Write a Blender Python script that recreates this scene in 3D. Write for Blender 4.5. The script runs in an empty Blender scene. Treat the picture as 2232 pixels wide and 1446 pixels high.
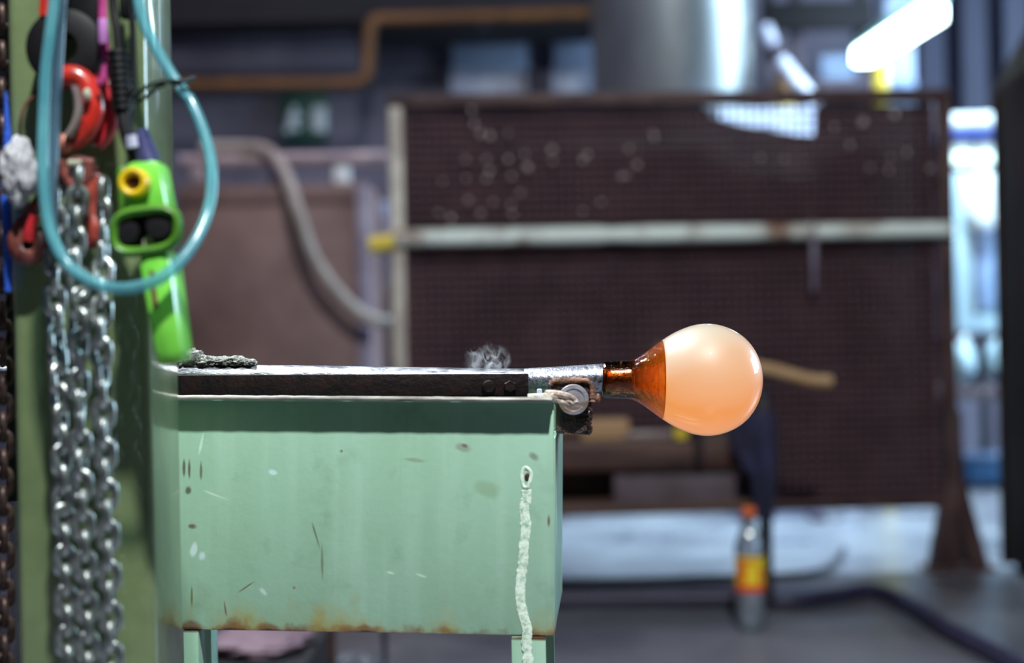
import bpy, bmesh, math, random
from mathutils import Vector, Matrix, noise
random.seed(7)
SC = bpy.context.scene
COL = SC.collection
PI = math.pi
V = Vector

# ------------------------------------------------------------------ camera, world, lights, exposure
K = 3100.0                      # focal length in pixels (50 mm on a 36 mm wide frame of 2232 px)
CAM = V((0, 0, 0.77)); ROLL = 0.0192
F_ = V((0, 1, 0)); R_ = V((math.cos(ROLL), 0, -math.sin(ROLL))); U_ = V((math.sin(ROLL), 0, math.cos(ROLL)))

def P(px, py, d):               # the point at distance d that the photograph shows at (px, py)
    return CAM + F_ * d + R_ * ((px - 1116) / K * d) + U_ * ((723 - py) / K * d)

def gd(px, py):                 # distance of the floor at (px, py)
    return 0.77 * K / ((py - 723) * math.cos(ROLL) + (px - 1116) * math.sin(ROLL))

cd = bpy.data.cameras.new('camera'); cam = bpy.data.objects.new('camera', cd); COL.objects.link(cam)
cd.sensor_width = 36.0; cd.lens = 36.0 * K / 2232
cam.matrix_world = Matrix(((R_.x, U_.x, -F_.x, CAM.x), (R_.y, U_.y, -F_.y, CAM.y), (R_.z, U_.z, -F_.z, CAM.z), (0, 0, 0, 1)))
cd.dof.use_dof = True; cd.dof.focus_distance = 1.33; cd.dof.aperture_fstop = 2.5
cd.clip_start = 0.02
SC.camera = cam

w = bpy.data.worlds.new('world'); SC.world = w; w.use_nodes = True
w.node_tree.nodes['Background'].inputs[0].default_value = (0.36, 0.42, 0.62, 1)
w.node_tree.nodes['Background'].inputs[1].default_value = 0.035

def area(name, loc, aim, size, size_y, power, col, shape='RECTANGLE', spread=180):
    l = bpy.data.lights.new(name, 'AREA'); l.shape = shape; l.size = size; l.size_y = size_y
    l.energy = power; l.color = col; l.spread = math.radians(spread)
    o = bpy.data.objects.new(name, l); COL.objects.link(o); o.location = loc
    o.rotation_euler = (V(aim) - V(loc)).to_track_quat('-Z', 'Y').to_euler()
    return o
area('hall_lamp', (0.3, -0.5, 3.5), (-0.1, 1.3, 0.6), 0.17, 0.17, 190, (0.95, 1.0, 1.0), 'DISK')
area('hall_lamp_behind', (-1.26, 2.4, 3.5), (-0.2, 1.4, 0.6), 0.17, 0.17, 46, (0.86, 0.95, 1.0), 'DISK', 75)
area('daylight_window', (5.2, 3.9, 1.95), (0.2, 3.4, 1.2), 1.9, 1.6, 85, (0.58, 0.84, 1.0))
area('tank_edge_fill', (5.2, 5.7, 2.3), (0.2, 6.4, 1.6), 1.8, 1.8, 340, (0.56, 0.80, 1.0))  # added light for the tank's right edge; the wall has no opening here
area('strip_lamp_far', (0.9, 5.45, 3.7), (0.9, 5.4, 0.0), 1.2, 0.4, 70, (0.56, 0.82, 0.94), spread=52)
area('left_wall_fill', (-1.0, 5.2, 3.5), (-1.0, 6.4, 0.9), 0.25, 1.2, 40, (0.85, 0.83, 1.0))  # unseen lamp added to lift the left part of the back wall
area('shelf_fill', (2.0, 5.5, 3.7), (2.15, 6.7, 0.8), 0.9, 0.3, 44, (0.66, 0.88, 1.0), spread=62)  # unseen lamp added to brighten the shelf unit
SC.view_settings.view_transform = 'Standard'; SC.view_settings.look = 'None'
SC.view_settings.exposure = 0.0; SC.view_settings.gamma = 1.0; SC.view_settings.use_curve_mapping = False
SC.cycles.use_denoising = True
SC.cycles.max_bounces = 10; SC.cycles.transmission_bounces = 8; SC.cycles.transparent_max_bounces = 8
SC.cycles.sample_clamp_indirect = 4.0
LAMP_EMIT = 12.0

# ------------------------------------------------------------------ materials
def lin(c):
    r = []
    for x in c[:3]:
        x = x / 255.0
        r.append(x / 12.92 if x <= 0.04045 else ((x + 0.055) / 1.055) ** 2.4)
    return (*r, 1.0)

class NT:
    def __init__(s, name):
        s.m = bpy.data.materials.new(name); s.m.use_nodes = True
        s.t = s.m.node_tree; s.b = s.t.nodes['Principled BSDF']; s.tc = None
    def n(s, typ, **kw):
        nd = s.t.nodes.new(typ)
        for k, v in kw.items(): setattr(nd, k, v)
        return nd
    def l(s, a, b): s.t.links.new(a, b)
    def coord(s, stretch=(1, 1, 1)):
        tc = s.n('ShaderNodeTexCoord'); mp = s.n('ShaderNodeMapping'); mp.inputs['Scale'].default_value = stretch
        s.l(tc.outputs['Object'], mp.inputs['Vector']); return mp.outputs[0]
    def noise(s, scale, detail=5, stretch=(1, 1, 1), rough=0.6, lo=0.4, hi=0.6, dist=0.0):
        nz = s.n('ShaderNodeTexNoise'); nz.inputs['Scale'].default_value = scale; nz.inputs['Detail'].default_value = detail
        nz.inputs['Roughness'].default_value = rough; nz.inputs['Distortion'].default_value = dist
        s.l(s.coord(stretch), nz.inputs['Vector'])
        mr = s.n('ShaderNodeMapRange'); mr.inputs[1].default_value = lo; mr.inputs[2].default_value = hi
        s.l(nz.outputs['Fac'], mr.inputs[0]); return mr.outputs[0]
    def mix(s, fac, a, b):
        mx = s.n('ShaderNodeMix', data_type='RGBA')
        if isinstance(fac, (int, float)): mx.inputs[0].default_value = fac
        else: s.l(fac, mx.inputs[0])
        for sock, v in ((mx.inputs[6], a), (mx.inputs[7], b)):
            if isinstance(v, tuple): sock.default_value = v
            else: s.l(v, sock)
        return mx.outputs[2]
    def math(s, op, a, b=None):
        nd = s.n('ShaderNodeMath', operation=op)
        for i, v in enumerate((a, b)):
            if v is None: continue
            if isinstance(v, (int, float)): nd.inputs[i].default_value = v
            else: s.l(v, nd.inputs[i])
        return nd.outputs[0]

def mat(name, col, rough=0.5, metal=0.0, col2=None, scale=20, detail=5, lo=0.4, hi=0.6, bump=0.0, bscale=None, stretch=(1, 1, 1),
        spec=0.5, coat=0.0, rough2=None, bdist=0.002):
    t = NT(name); b = t.b
    b.inputs['Roughness'].default_value = rough; b.inputs['Metallic'].default_value = metal
    b.inputs['Specular IOR Level'].default_value = spec; b.inputs['Coat Weight'].default_value = coat
    b.inputs['Coat Roughness'].default_value = 0.05
    c1 = lin(col)
    c2 = lin(col2) if col2 else tuple(x * 0.82 for x in c1[:3]) + (1.0,)
    f = t.noise(scale, detail, stretch, lo=lo, hi=hi)
    t.l(t.mix(f, c1, c2), b.inputs['Base Color'])
    if rough2 is not None:
        mr = t.n('ShaderNodeMapRange'); mr.inputs[3].default_value = rough; mr.inputs[4].default_value = rough2
        t.l(f, mr.inputs[0]); t.l(mr.outputs[0], b.inputs['Roughness'])
    if bump:
        bf = t.noise(bscale or scale * 4, 4, stretch, lo=0.2, hi=0.8)
        bp = t.n('ShaderNodeBump'); bp.inputs['Strength'].default_value = bump; bp.inputs['Distance'].default_value = bdist
        t.l(bf, bp.inputs['Height']); t.l(bp.outputs[0], b.inputs['Normal'])
    return t.m

def emit(name, col, strength):
    t = NT(name); t.b.inputs['Base Color'].default_value = lin(col); t.b.inputs['Emission Color'].default_value = lin(col)
    t.b.inputs['Emission Strength'].default_value = strength
    f = t.noise(3, 1); t.l(t.mix(f, lin(col), tuple(x * 0.98 for x in lin(col)[:3]) + (1,)), t.b.inputs['Base Color'])
    return t.m

M = {}
M['concrete'] = mat('concrete_floor', (112, 112, 120), 0.42, 0, (82, 82, 92), 2.2, 8, 0.35, 0.65, 0.25, 30, rough2=0.25)
M['wall'] = mat('grey_block_wall', (112, 108, 124), 0.85, 0, (86, 82, 98), 1.2, 6, bump=0.3, bscale=40)
M['ceiling'] = mat('dark_ceiling', (30, 27, 34), 0.9)
M['black_void'] = mat('black_steel', (16, 14, 20), 0.85, 0, (24, 20, 28), 4)
M['corrugated'] = mat('blue_grey_sheet', (62, 64, 88), 0.5, 0.1, (50, 52, 74), 2, stretch=(1, 1, .2))
M['green'] = mat('green_column_paint', (124, 140, 98), 0.3, 0, (100, 116, 80), 9, 7, 0.35, 0.65, 0.12, 60, coat=0.8)
M['bare_edge'] = mat('bare_worn_steel', (168, 166, 158), 0.4, 0.5, (110, 104, 100), 90, stretch=(.2, 1, 1))
M['dark_steel'] = mat('scorched_rail_steel', (30, 15, 16), 0.6, 0.0, (18, 9, 12), 60, 6, bump=0.5, bscale=150, spec=0.15)
M['pipe'] = mat('brushed_pipe_steel', (206, 208, 214), 0.34, 1.0, (96, 98, 108), 160, 6, 0.4, 0.62, 0.6, 220, stretch=(.25, 1, 1), bdist=.001)
M['pipe_head'] = mat('sooty_pipe_head', (150, 152, 162), 0.36, 0.9, (62, 60, 70), 240, 6, 0.5, 0.68, 0.4, 300, bdist=.001)
M['rust_block'] = mat('oily_rusted_steel', (58, 30, 22), 0.3, 0.35, (22, 11, 10), 120, 6, 0.35, 0.62, 0.9, 190, coat=0.35, bdist=.004)
M['rust_cap'] = mat('orange_brown_rust', (150, 108, 84), 0.65, 0.1, (58, 30, 24), 150, 6, bump=0.8, bscale=160)
M['roller'] = mat('turned_roller_steel', (164, 166, 178), 0.35, 0.4, (136, 112, 100), 70, 6, stretch=(1, 1, 3))
M['cord'] = mat('frayed_white_cord', (206, 196, 184), 0.8, 0, (150, 128, 118), 160, 4, bump=0.6, bscale=400)
M['lime_scale'] = mat('chalky_white_drip', (222, 236, 222), 0.85, 0, (140, 180, 146), 200, 6, .46, .68, bump=0.4, bscale=500, bdist=.0006)
M['wool'] = mat('grey_mineral_wool', (168, 170, 162), 0.95, 0, (112, 114, 110), 160, 8, 0.35, 0.65, 1.0, 300, bdist=.004)
M['chain'] = mat('zinc_chain_steel', (196, 202, 198), 0.34, 0.95, (140, 144, 146), 150, 5, bump=0.2, bscale=300)
M['rust_chain'] = mat('dull_brown_chain', (92, 74, 70), 0.45, 0.7, (52, 38, 36), 120, 5)
M['red'] = mat('worn_red_enamel', (196, 44, 34), 0.32, 0, (140, 40, 32), 40, 5, 0.45, 0.7, coat=0.2)
M['crimson'] = mat('crimson_enamel', (198, 42, 56), 0.34, 0, (150, 34, 36), 40, 5, coat=0.2)
M['brown_red'] = mat('rubbed_brown_red', (138, 74, 64), 0.42, 0.2, (84, 42, 38), 70, 5)
M['salmon'] = mat('rubbed_salmon_paint', (196, 112, 88), 0.45, 0, (140, 78, 62), 60, 5)
M['red_worn'] = mat('worn_brick_red', (172, 70, 56), 0.42, 0, (116, 46, 40), 60, 5)
M['slate_hose'] = mat('slate_teal_hose', (70, 96, 112), 0.35, 0, (56, 80, 96), 20)
M['crate_blue'] = mat('muted_blue_plastic', (58, 104, 150), 0.5, 0, (48, 90, 132), 12)
M['black_rubber'] = mat('black_rubber', (13, 12, 15), 0.6, 0, (19, 17, 21), 40, spec=0.25)
M['black_plastic'] = mat('black_plastic', (13, 13, 15), 0.45, 0, (19, 19, 22), 40, spec=0.3)
M['lime'] = mat('lime_green_plastic', (126, 214, 78), 0.32, 0, (112, 200, 68), 25, coat=0.25)
M['lime_dark'] = mat('moss_green_plastic', (86, 142, 40), 0.4, 0, (74, 124, 36), 30)
M['yellow'] = mat('yellow_plastic', (232, 196, 20), 0.4, 0, (216, 176, 16), 30)
M['pale_tag'] = mat('pale_grey_tag', (170, 172, 150), 0.6)
M['maroon'] = mat('maroon_print', (110, 66, 48), 0.6)
M['violet_metal'] = mat('violet_anodised', (110, 112, 160), 0.3, 0.6, (80, 82, 130), 40)
M['blue'] = mat('blue_webbing', (30, 92, 206), 0.7, 0, (24, 74, 176), 60, bump=0.4, bscale=300)
M['magenta'] = mat('magenta_strap', (182, 62, 132), 0.6, 0, (150, 40, 100), 60)
M['lilac'] = mat('lilac_tag', (186, 120, 190), 0.6)
M['grey_cloth'] = mat('light_grey_cloth', (176, 176, 180), 0.9, 0, (150, 148, 154), 60, bump=0.5, bscale=120)
M['grey_pipe'] = mat('lavender_grey_pipe', (140, 132, 150), 0.4, 0, (112, 104, 122), 20)
M['rusty_wire'] = mat('rusty_wire', (96, 56, 44), 0.6, 0.3)
M['screen_brown'] = mat('brown_rusted_frame', (86, 62, 62), 0.6, 0.2, (60, 40, 42), 8, 6, bump=0.3)
M['screen_pale'] = mat('pale_worn_frame_paint', (216, 210, 200), 0.55, 0, (160, 146, 140), 6, 6)
M['rail_paint'] = mat('patchy_white_rail_paint', (232, 244, 240), 0.5, 0, (132, 92, 70), 3.2, 6, 0.5, 0.62, stretch=(1, 1, 1))
M['wire'] = mat('rusted_screen_wire', (90, 66, 70), 0.6, 0.2, (64, 46, 52), 8)
M['sheet'] = mat('dark_rusted_sheet', (96, 68, 78), 0.75, 0.0, (70, 48, 58), 3, 7, 0.35, 0.65)
M['drip'] = mat('greyish_splash_and_glint', (214, 196, 196), 0.12, 0, (170, 150, 150), 30, coat=0.6)
M['rust_sheet'] = mat('pinkish_rust_sheet', (146, 116, 112), 0.65, 0.1, (106, 78, 76), 2.4, 7, 0.35, 0.65)
M['lavender_edge'] = mat('lavender_edge_paint', (146, 138, 158), 0.5, 0, (120, 108, 130), 6)
M['pale_pipe'] = mat('pale_pink_pipe_paint', (176, 156, 158), 0.5, 0, (140, 122, 130), 8)
M['dusty_hose'] = mat('dusty_beige_hose', (164, 152, 144), 0.6, 0, (146, 132, 126), 12)
M['gas_yellow'] = mat('ochre_gas_pipe', (108, 70, 26), 0.6, 0, (88, 56, 22), 12)
M['bright_yellow'] = mat('bright_yellow_paint', (232, 206, 70), 0.5, 0, (214, 186, 56), 12)
M['sign_green'] = mat('sign_green', (12, 72, 58), 0.5, 0, (10, 62, 50), 12)
M['sign_white'] = mat('sign_white', (206, 216, 224), 0.5)
M['pale_board'] = mat('pale_blue_board', (160, 176, 206), 0.6, 0, (140, 152, 186), 2.5, 5)
M['tank'] = mat('grey_tank_steel', (176, 180, 184), 0.4, 0.9, (150, 154, 160), 3, 5, stretch=(1, 1, .4))
M['mauve_pole'] = mat('dark_mauve_steel', (70, 60, 76), 0.55, 0.2, (50, 42, 56), 8)
M['pale_tube'] = mat('pale_lilac_tube', (190, 194, 216), 0.45, 0, (170, 172, 200), 10)
M['white'] = mat('white_plastic', (222, 228, 232), 0.5, 0, (206, 212, 218), 12)
M['royal'] = mat('royal_blue_plastic', (24, 62, 150), 0.5, 0, (18, 50, 128), 12)
M['pale_cab'] = mat('pale_blue_cabinet_paint', (172, 198, 212), 0.5, 0, (152, 178, 196), 4)
M['slate'] = mat('slate_blue_recess', (120, 142, 176), 0.5, 0, (104, 122, 156), 9)
M['furnace'] = mat('dark_brown_furnace_paint', (52, 37, 27), 0.75, 0.0, (38, 25, 19), 3, 6, spec=0.15)
M['wood'] = mat('scorched_bench_wood', (92, 66, 58), 0.7, 0, (62, 42, 38), 14, 6, stretch=(.15, 1, 1))
M['tan_wood'] = mat('pale_tan_wood', (186, 152, 112), 0.6, 0, (160, 124, 88), 16, stretch=(.2, 1, 1))
M['plum_box'] = mat('dusty_plum_board', (92, 80, 88), 0.7, 0, (70, 56, 62), 8)
M['navy_cloth'] = mat('navy_work_cloth', (44, 44, 78), 0.85, 0, (32, 30, 54), 16, bump=0.4, bscale=120)
M['black_leg'] = mat('black_bench_leg', (26, 22, 34), 0.5, 0.2)
M['grey_tin'] = mat('dull_grey_tin', (150, 136, 132), 0.5, 0.3, (120, 104, 104), 18)
M['orange_cap'] = mat('orange_cap', (232, 106, 24), 0.45)
M['label_red'] = mat('label_orange_red', (226, 74, 36), 0.5)
M['label_yellow'] = mat('label_yellow', (242, 208, 40), 0.5)
M['navy_hose'] = mat('navy_floor_hose', (44, 42, 70), 0.5, 0, (36, 34, 58), 10)
M['dark_hose'] = mat('black_floor_cable', (30, 28, 44), 0.5)
M['mauve_sack'] = mat('mauve_paper_sack', (116, 94, 106), 0.8, 0, (96, 76, 88), 12, bump=0.4)
M['brown_leg'] = mat('brown_rusted_leg', (66, 36, 28), 0.6, 0.2, (44, 24, 22), 12)
M['lamp_rim'] = mat('teal_lamp_rim', (150, 206, 206), 0.4)
M['lamp'] = emit('lit_lamp_diffuser', (226, 255, 252), LAMP_EMIT)
M['shelf_lamp'] = emit('lit_shelf_tube', (226, 255, 246), 1.5)

def hose_mat():
    t = NT('clear_teal_hose'); out = t.t.nodes['Material Output']; b = t.b
    t.l(t.mix(t.noise(20, 3), lin((122, 196, 204)), lin((100, 172, 184))), b.inputs['Base Color']); b.inputs['Roughness'].default_value = 0.2; b.inputs['Coat Weight'].default_value = 0.4
    tr = t.n('ShaderNodeBsdfTransparent'); tr.inputs[0].default_value = (0.62, 0.80, 0.86, 1)
    m = t.n('ShaderNodeMixShader'); m.inputs[0].default_value = 0.5; t.l(tr.outputs[0], m.inputs[1]); t.l(b.outputs[0], m.inputs[2]); t.l(m.outputs[0], out.inputs[0])
    return t.m
M['hose'] = hose_mat()
def clear_plastic():
    t = NT('clear_bottle_plastic'); out = t.t.nodes['Material Output']; t.t.nodes.remove(t.b)
    tr = t.n('ShaderNodeBsdfTransparent'); t.l(t.mix(t.noise(20, 2), (0.94, 0.97, 1, 1), (0.90, 0.95, 1, 1)), tr.inputs[0])
    gl = t.n('ShaderNodeBsdfGlossy'); gl.inputs['Roughness'].default_value = 0.08
    fr = t.n('ShaderNodeFresnel'); fr.inputs[0].default_value = 1.55
    df = t.n('ShaderNodeBsdfDiffuse'); df.inputs[0].default_value = (.8, .88, 1, 1)
    m0 = t.n('ShaderNodeMixShader'); m0.inputs[0].default_value = .12; t.l(tr.outputs[0], m0.inputs[1]); t.l(df.outputs[0], m0.inputs[2])
    m1 = t.n('ShaderNodeMixShader'); t.l(fr.outputs[0], m1.inputs[0]); t.l(m0.outputs[0], m1.inputs[1]); t.l(gl.outputs[0], m1.inputs[2])
    t.l(m1.outputs[0], out.inputs[0])
    return t.m
M['bottle'] = clear_plastic()
def amber_glass():
    """Clear amber glass, still hot (and faintly glowing) where it joins the bulb at object x = -0.043."""
    t = NT('amber_glass'); out = t.t.nodes['Material Output']; t.t.nodes.remove(t.b)
    tr = t.n('ShaderNodeBsdfTransparent'); t.l(t.mix(t.noise(90, 4, lo=.4, hi=.65), (0.93, 0.64, 0.37, 1), (0.76, 0.43, 0.22, 1)), tr.inputs[0])
    gl = t.n('ShaderNodeBsdfGlossy'); gl.inputs['Roughness'].default_value = 0.04
    bp = t.n('ShaderNodeBump'); bp.inputs['Strength'].default_value = 0.35; bp.inputs['Distance'].default_value = 0.002
    t.l(t.noise(150, 3, lo=.2, hi=.8), bp.inputs['Height']); t.l(bp.outputs[0], gl.inputs['Normal'])
    fr = t.n('ShaderNodeFresnel'); fr.inputs[0].default_value = 1.52; t.l(bp.outputs[0], fr.inputs['Normal'])
    m1 = t.n('ShaderNodeMixShader'); t.l(fr.outputs[0], m1.inputs[0]); t.l(tr.outputs[0], m1.inputs[1]); t.l(gl.outputs[0], m1.inputs[2])
    tc = t.n('ShaderNodeTexCoord'); sp = t.n('ShaderNodeSeparateXYZ'); t.l(tc.outputs['Object'], sp.inputs[0])
    mr = t.n('ShaderNodeMapRange'); mr.inputs[1].default_value = -.072; mr.inputs[2].default_value = -.040; mr.inputs[3].default_value = 0.0; mr.inputs[4].default_value = 0.10
    t.l(sp.outputs['X'], mr.inputs[0])
    em = t.n('ShaderNodeEmission'); em.inputs[0].default_value = (1.0, 0.27, 0.02, 1); t.l(mr.outputs[0], em.inputs[1])  # faint emission for the hot glass plus the bulb's light in it
    ad = t.n('ShaderNodeAddShader'); t.l(m1.outputs[0], ad.inputs[0]); t.l(em.outputs[0], ad.inputs[1]); t.l(ad.outputs[0], out.inputs[0])
    return t.m
M['amber'] = amber_glass()
def hot_glass():
    t = NT('glowing_opal_glass'); b = t.b
    t.l(t.mix(t.noise(8, 2), (0.02, 0.185, 0.20, 1), (0.02, 0.175, 0.19, 1)), b.inputs['Base Color'])
    b.inputs['Roughness'].default_value = 0.5; b.inputs['Coat Weight'].default_value = 1.0; b.inputs['Coat Roughness'].default_value = 0.02
    b.inputs['Emission Color'].default_value = (1.0, 0.325, 0.045, 1); b.inputs['Emission Strength'].default_value = 0.9
    return t.m
M['hot'] = hot_glass()
def smoke_mat():
    t = NT('thin_grey_smoke'); t.t.nodes.remove(t.b)
    out = t.t.nodes['Material Output']
    pv = t.n('ShaderNodeVolumePrincipled'); pv.inputs['Color'].default_value = (0.85, 0.88, 0.95, 1)
    a = t.noise(70, 5, (1, 1, 0.8), lo=.5, hi=.72, dist=1.6)
    tc = t.n('ShaderNodeTexCoord'); ln = t.n('ShaderNodeVectorMath', operation='LENGTH')
    mp = t.n('ShaderNodeMapping'); mp.inputs['Scale'].default_value = (1 / 0.024, 1 / 0.014, 1 / 0.019)
    t.l(tc.outputs['Object'], mp.inputs['Vector']); t.l(mp.outputs[0], ln.inputs[0])
    mr = t.n('ShaderNodeMapRange'); mr.inputs[1].default_value = 1.0; mr.inputs[2].default_value = 0.4; t.l(ln.outputs['Value'], mr.inputs[0])
    d = t.math('MULTIPLY', a, mr.outputs[0]); t.l(t.math('MULTIPLY', d, 160.0), pv.inputs['Density'])
    t.l(pv.outputs[0], out.inputs['Volume'])
    return t.m
M['smoke'] = smoke_mat()

def trough_paint(scale):
    """Worn mint paint; each mark has its own place on the panel (object x and z, metres from the panel's top left corner)."""
    t = NT('worn_mint_paint'); b = t.b; b.inputs['Roughness'].default_value = 0.42; b.inputs['Coat Weight'].default_value = 0.1
    c = t.mix(t.noise(7, 6, (1, 1, .5), lo=.3, hi=.7), lin((154, 192, 170)), lin((140, 175, 149)))
    c = t.mix(t.math('MULTIPLY', t.noise(26, 8, lo=.56, hi=.75), 0.5), c, lin((112, 142, 112)))
    c = t.mix(t.math('MULTIPLY', t.noise(110, 4, lo=.70, hi=.76), 0.5), c, lin((190, 220, 196)))
    c = t.mix(t.math('MULTIPLY', t.noise(34, 5, (1, 1, .07), lo=.5, hi=.8), 0.28), c, lin((190, 222, 206)))
    tc = t.n('ShaderNodeTexCoord'); sp = t.n('ShaderNodeSeparateXYZ'); t.l(tc.outputs['Object'], sp.inputs[0])
    nz = t.n('ShaderNodeTexNoise'); nz.inputs['Scale'].default_value = 45; nz.inputs['Detail'].default_value = 6
    t.l(tc.outputs['Object'], nz.inputs['Vector'])
    jit = t.math('MULTIPLY', t.math('SUBTRACT', nz.outputs['Fac'], 0.5), 0.05)
    # rust that has crept up from the bottom edge
    e = t.math('ADD', t.math('ADD', sp.outputs['Z'], 0.2075), t.math('MULTIPLY', sp.outputs['X'], 0.006))
    bel = t.n('ShaderNodeMapRange'); bel.inputs[1].default_value = -.003; bel.inputs[2].default_value = -.001; t.l(e, bel.inputs[0])
    patch = t.noise(13, 3, (1, 1, .3), lo=.46, hi=.66)
    for wid, col, j in ((0.030, (172, 156, 74), 1.4), (0.016, (160, 134, 58), 1.0), (0.008, (126, 72, 34), 0.7), (0.002, (44, 26, 22), 0.25)):
        mr = t.n('ShaderNodeMapRange'); mr.inputs[1].default_value = wid; mr.inputs[2].default_value = wid * 0.2
        t.l(t.math('ADD', e, t.math('MULTIPLY', jit, j)), mr.inputs[0])
        c = t.mix(t.math('MULTIPLY', t.math('MULTIPLY', mr.outputs[0], t.math('MULTIPLY', patch, 0.8) if wid > .01 else 0.8), bel.outputs[0]), c, lin(col))
    marks = [(402, 1022, 3, 16, 0, (74, 60, 44)), (414, 1025, 3, 18, 0, (74, 52, 40)), (440, 1024, 3, 20, 0, (90, 80, 60)),
             (412, 1072, 7, 9, 0, (70, 50, 40)), (420, 1150, 11, 6, 0, (96, 52, 44)), (470, 1080, 26, 2.5, .35, (190, 214, 200)),
             (425, 1200, 7, 15, .2, (205, 226, 228)), (443, 1215, 7, 10, .3, (200, 222, 226)), (600, 1030, 10, 6, .2, (196, 222, 224)),
             (580, 1292, 13, 6, .8, (206, 226, 226)), (543, 1281, 24, 2, -.6, (104, 58, 42)), (697, 1170, 2.5, 26, -.3, (96, 92, 68)),
             (710, 1225, 2.5, 40, -.02, (110, 124, 96)), (752, 982, 4, 4, 0, (120, 66, 50)), (1018, 973, 18, 9, .3, (128, 140, 122)), (1022, 968, 6, 4, .3, (110, 84, 76)),
             (1072, 1062, 26, 17, .3, (136, 166, 136)), (860, 1246, 10, 4, .2, (196, 226, 206)), (930, 1252, 12, 3, .3, (190, 222, 204)),
             (1172, 990, 12, 8, .6, (112, 122, 100)), (420, 1300, 2, 22, 0, (112, 90, 66)), (648, 1282, 4, 4, 0, (136, 84, 66)),
             (440, 970, 3, 22, .2, (190, 216, 200)), (910, 1000, 24, 4, .1, (128, 152, 126)), (495, 1330, 2, 14, -.15, (104, 68, 46)),
             (1205, 1130, 3, 12, 0, (110, 66, 52))]
    for (px, py, rx, rz, ang, col) in marks:
        vec = t.n('ShaderNodeCombineXYZ')
        x = t.math('SUBTRACT', sp.outputs['X'], (px - 380) * scale); z = t.math('ADD', sp.outputs['Z'], (py - 863) * scale)
        ca, sa = math.cos(ang), math.sin(ang)
        xr = t.math('SUBTRACT', t.math('MULTIPLY', x, ca), t.math('MULTIPLY', z, sa))
        zr = t.math('ADD', t.math('MULTIPLY', x, sa), t.math('MULTIPLY', z, ca))
        t.l(t.math('DIVIDE', xr, rx * scale), vec.inputs[0]); t.l(t.math('DIVIDE', zr, rz * scale), vec.inputs[2])
        ln = t.n('ShaderNodeVectorMath', operation='LENGTH'); t.l(vec.outputs[0], ln.inputs[0])
        mr = t.n('ShaderNodeMapRange'); mr.inputs[1].default_value = 1.25; mr.inputs[2].default_value = 0.6
        t.l(t.math('ADD', ln.outputs['Value'], t.math('MULTIPLY', jit, 110.0 if rx > 40 else 42.0)), mr.inputs[0])
        c = t.mix(t.math('MULTIPLY', mr.outputs[0], 0.8), c, lin(col))
    t.l(c, b.inputs['Base Color'])
    bp = t.n('ShaderNodeBump'); bp.inputs['Strength'].default_value = 0.15; bp.inputs['Distance'].default_value = 0.001
    t.l(t.noise(120, 4, lo=.2, hi=.8), bp.inputs['Height']); t.l(bp.outputs[0], b.inputs['Normal'])
    return t.m

# ------------------------------------------------------------------ mesh helpers
def spl(pts, n=8, closed=False):
    pts = [V(p) for p in pts]; out = []; N = len(pts)
    rng = N if closed else N - 1
    for i in range(rng):
        if closed: a, b, c, d = pts[(i - 1) % N], pts[i], pts[(i + 1) % N], pts[(i + 2) % N]
        else: a, b, c, d = pts[max(i - 1, 0)], pts[i], pts[i + 1], pts[min(i + 2, N - 1)]
        for k in range(n):
            s = k / n
            out.append(0.5 * ((2 * b) + (c - a) * s + (2 * a - 5 * b + 4 * c - d) * s * s + (3 * b - a - 3 * c + d) * s ** 3))
    if not closed: out.append(pts[-1])
    return out

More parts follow.
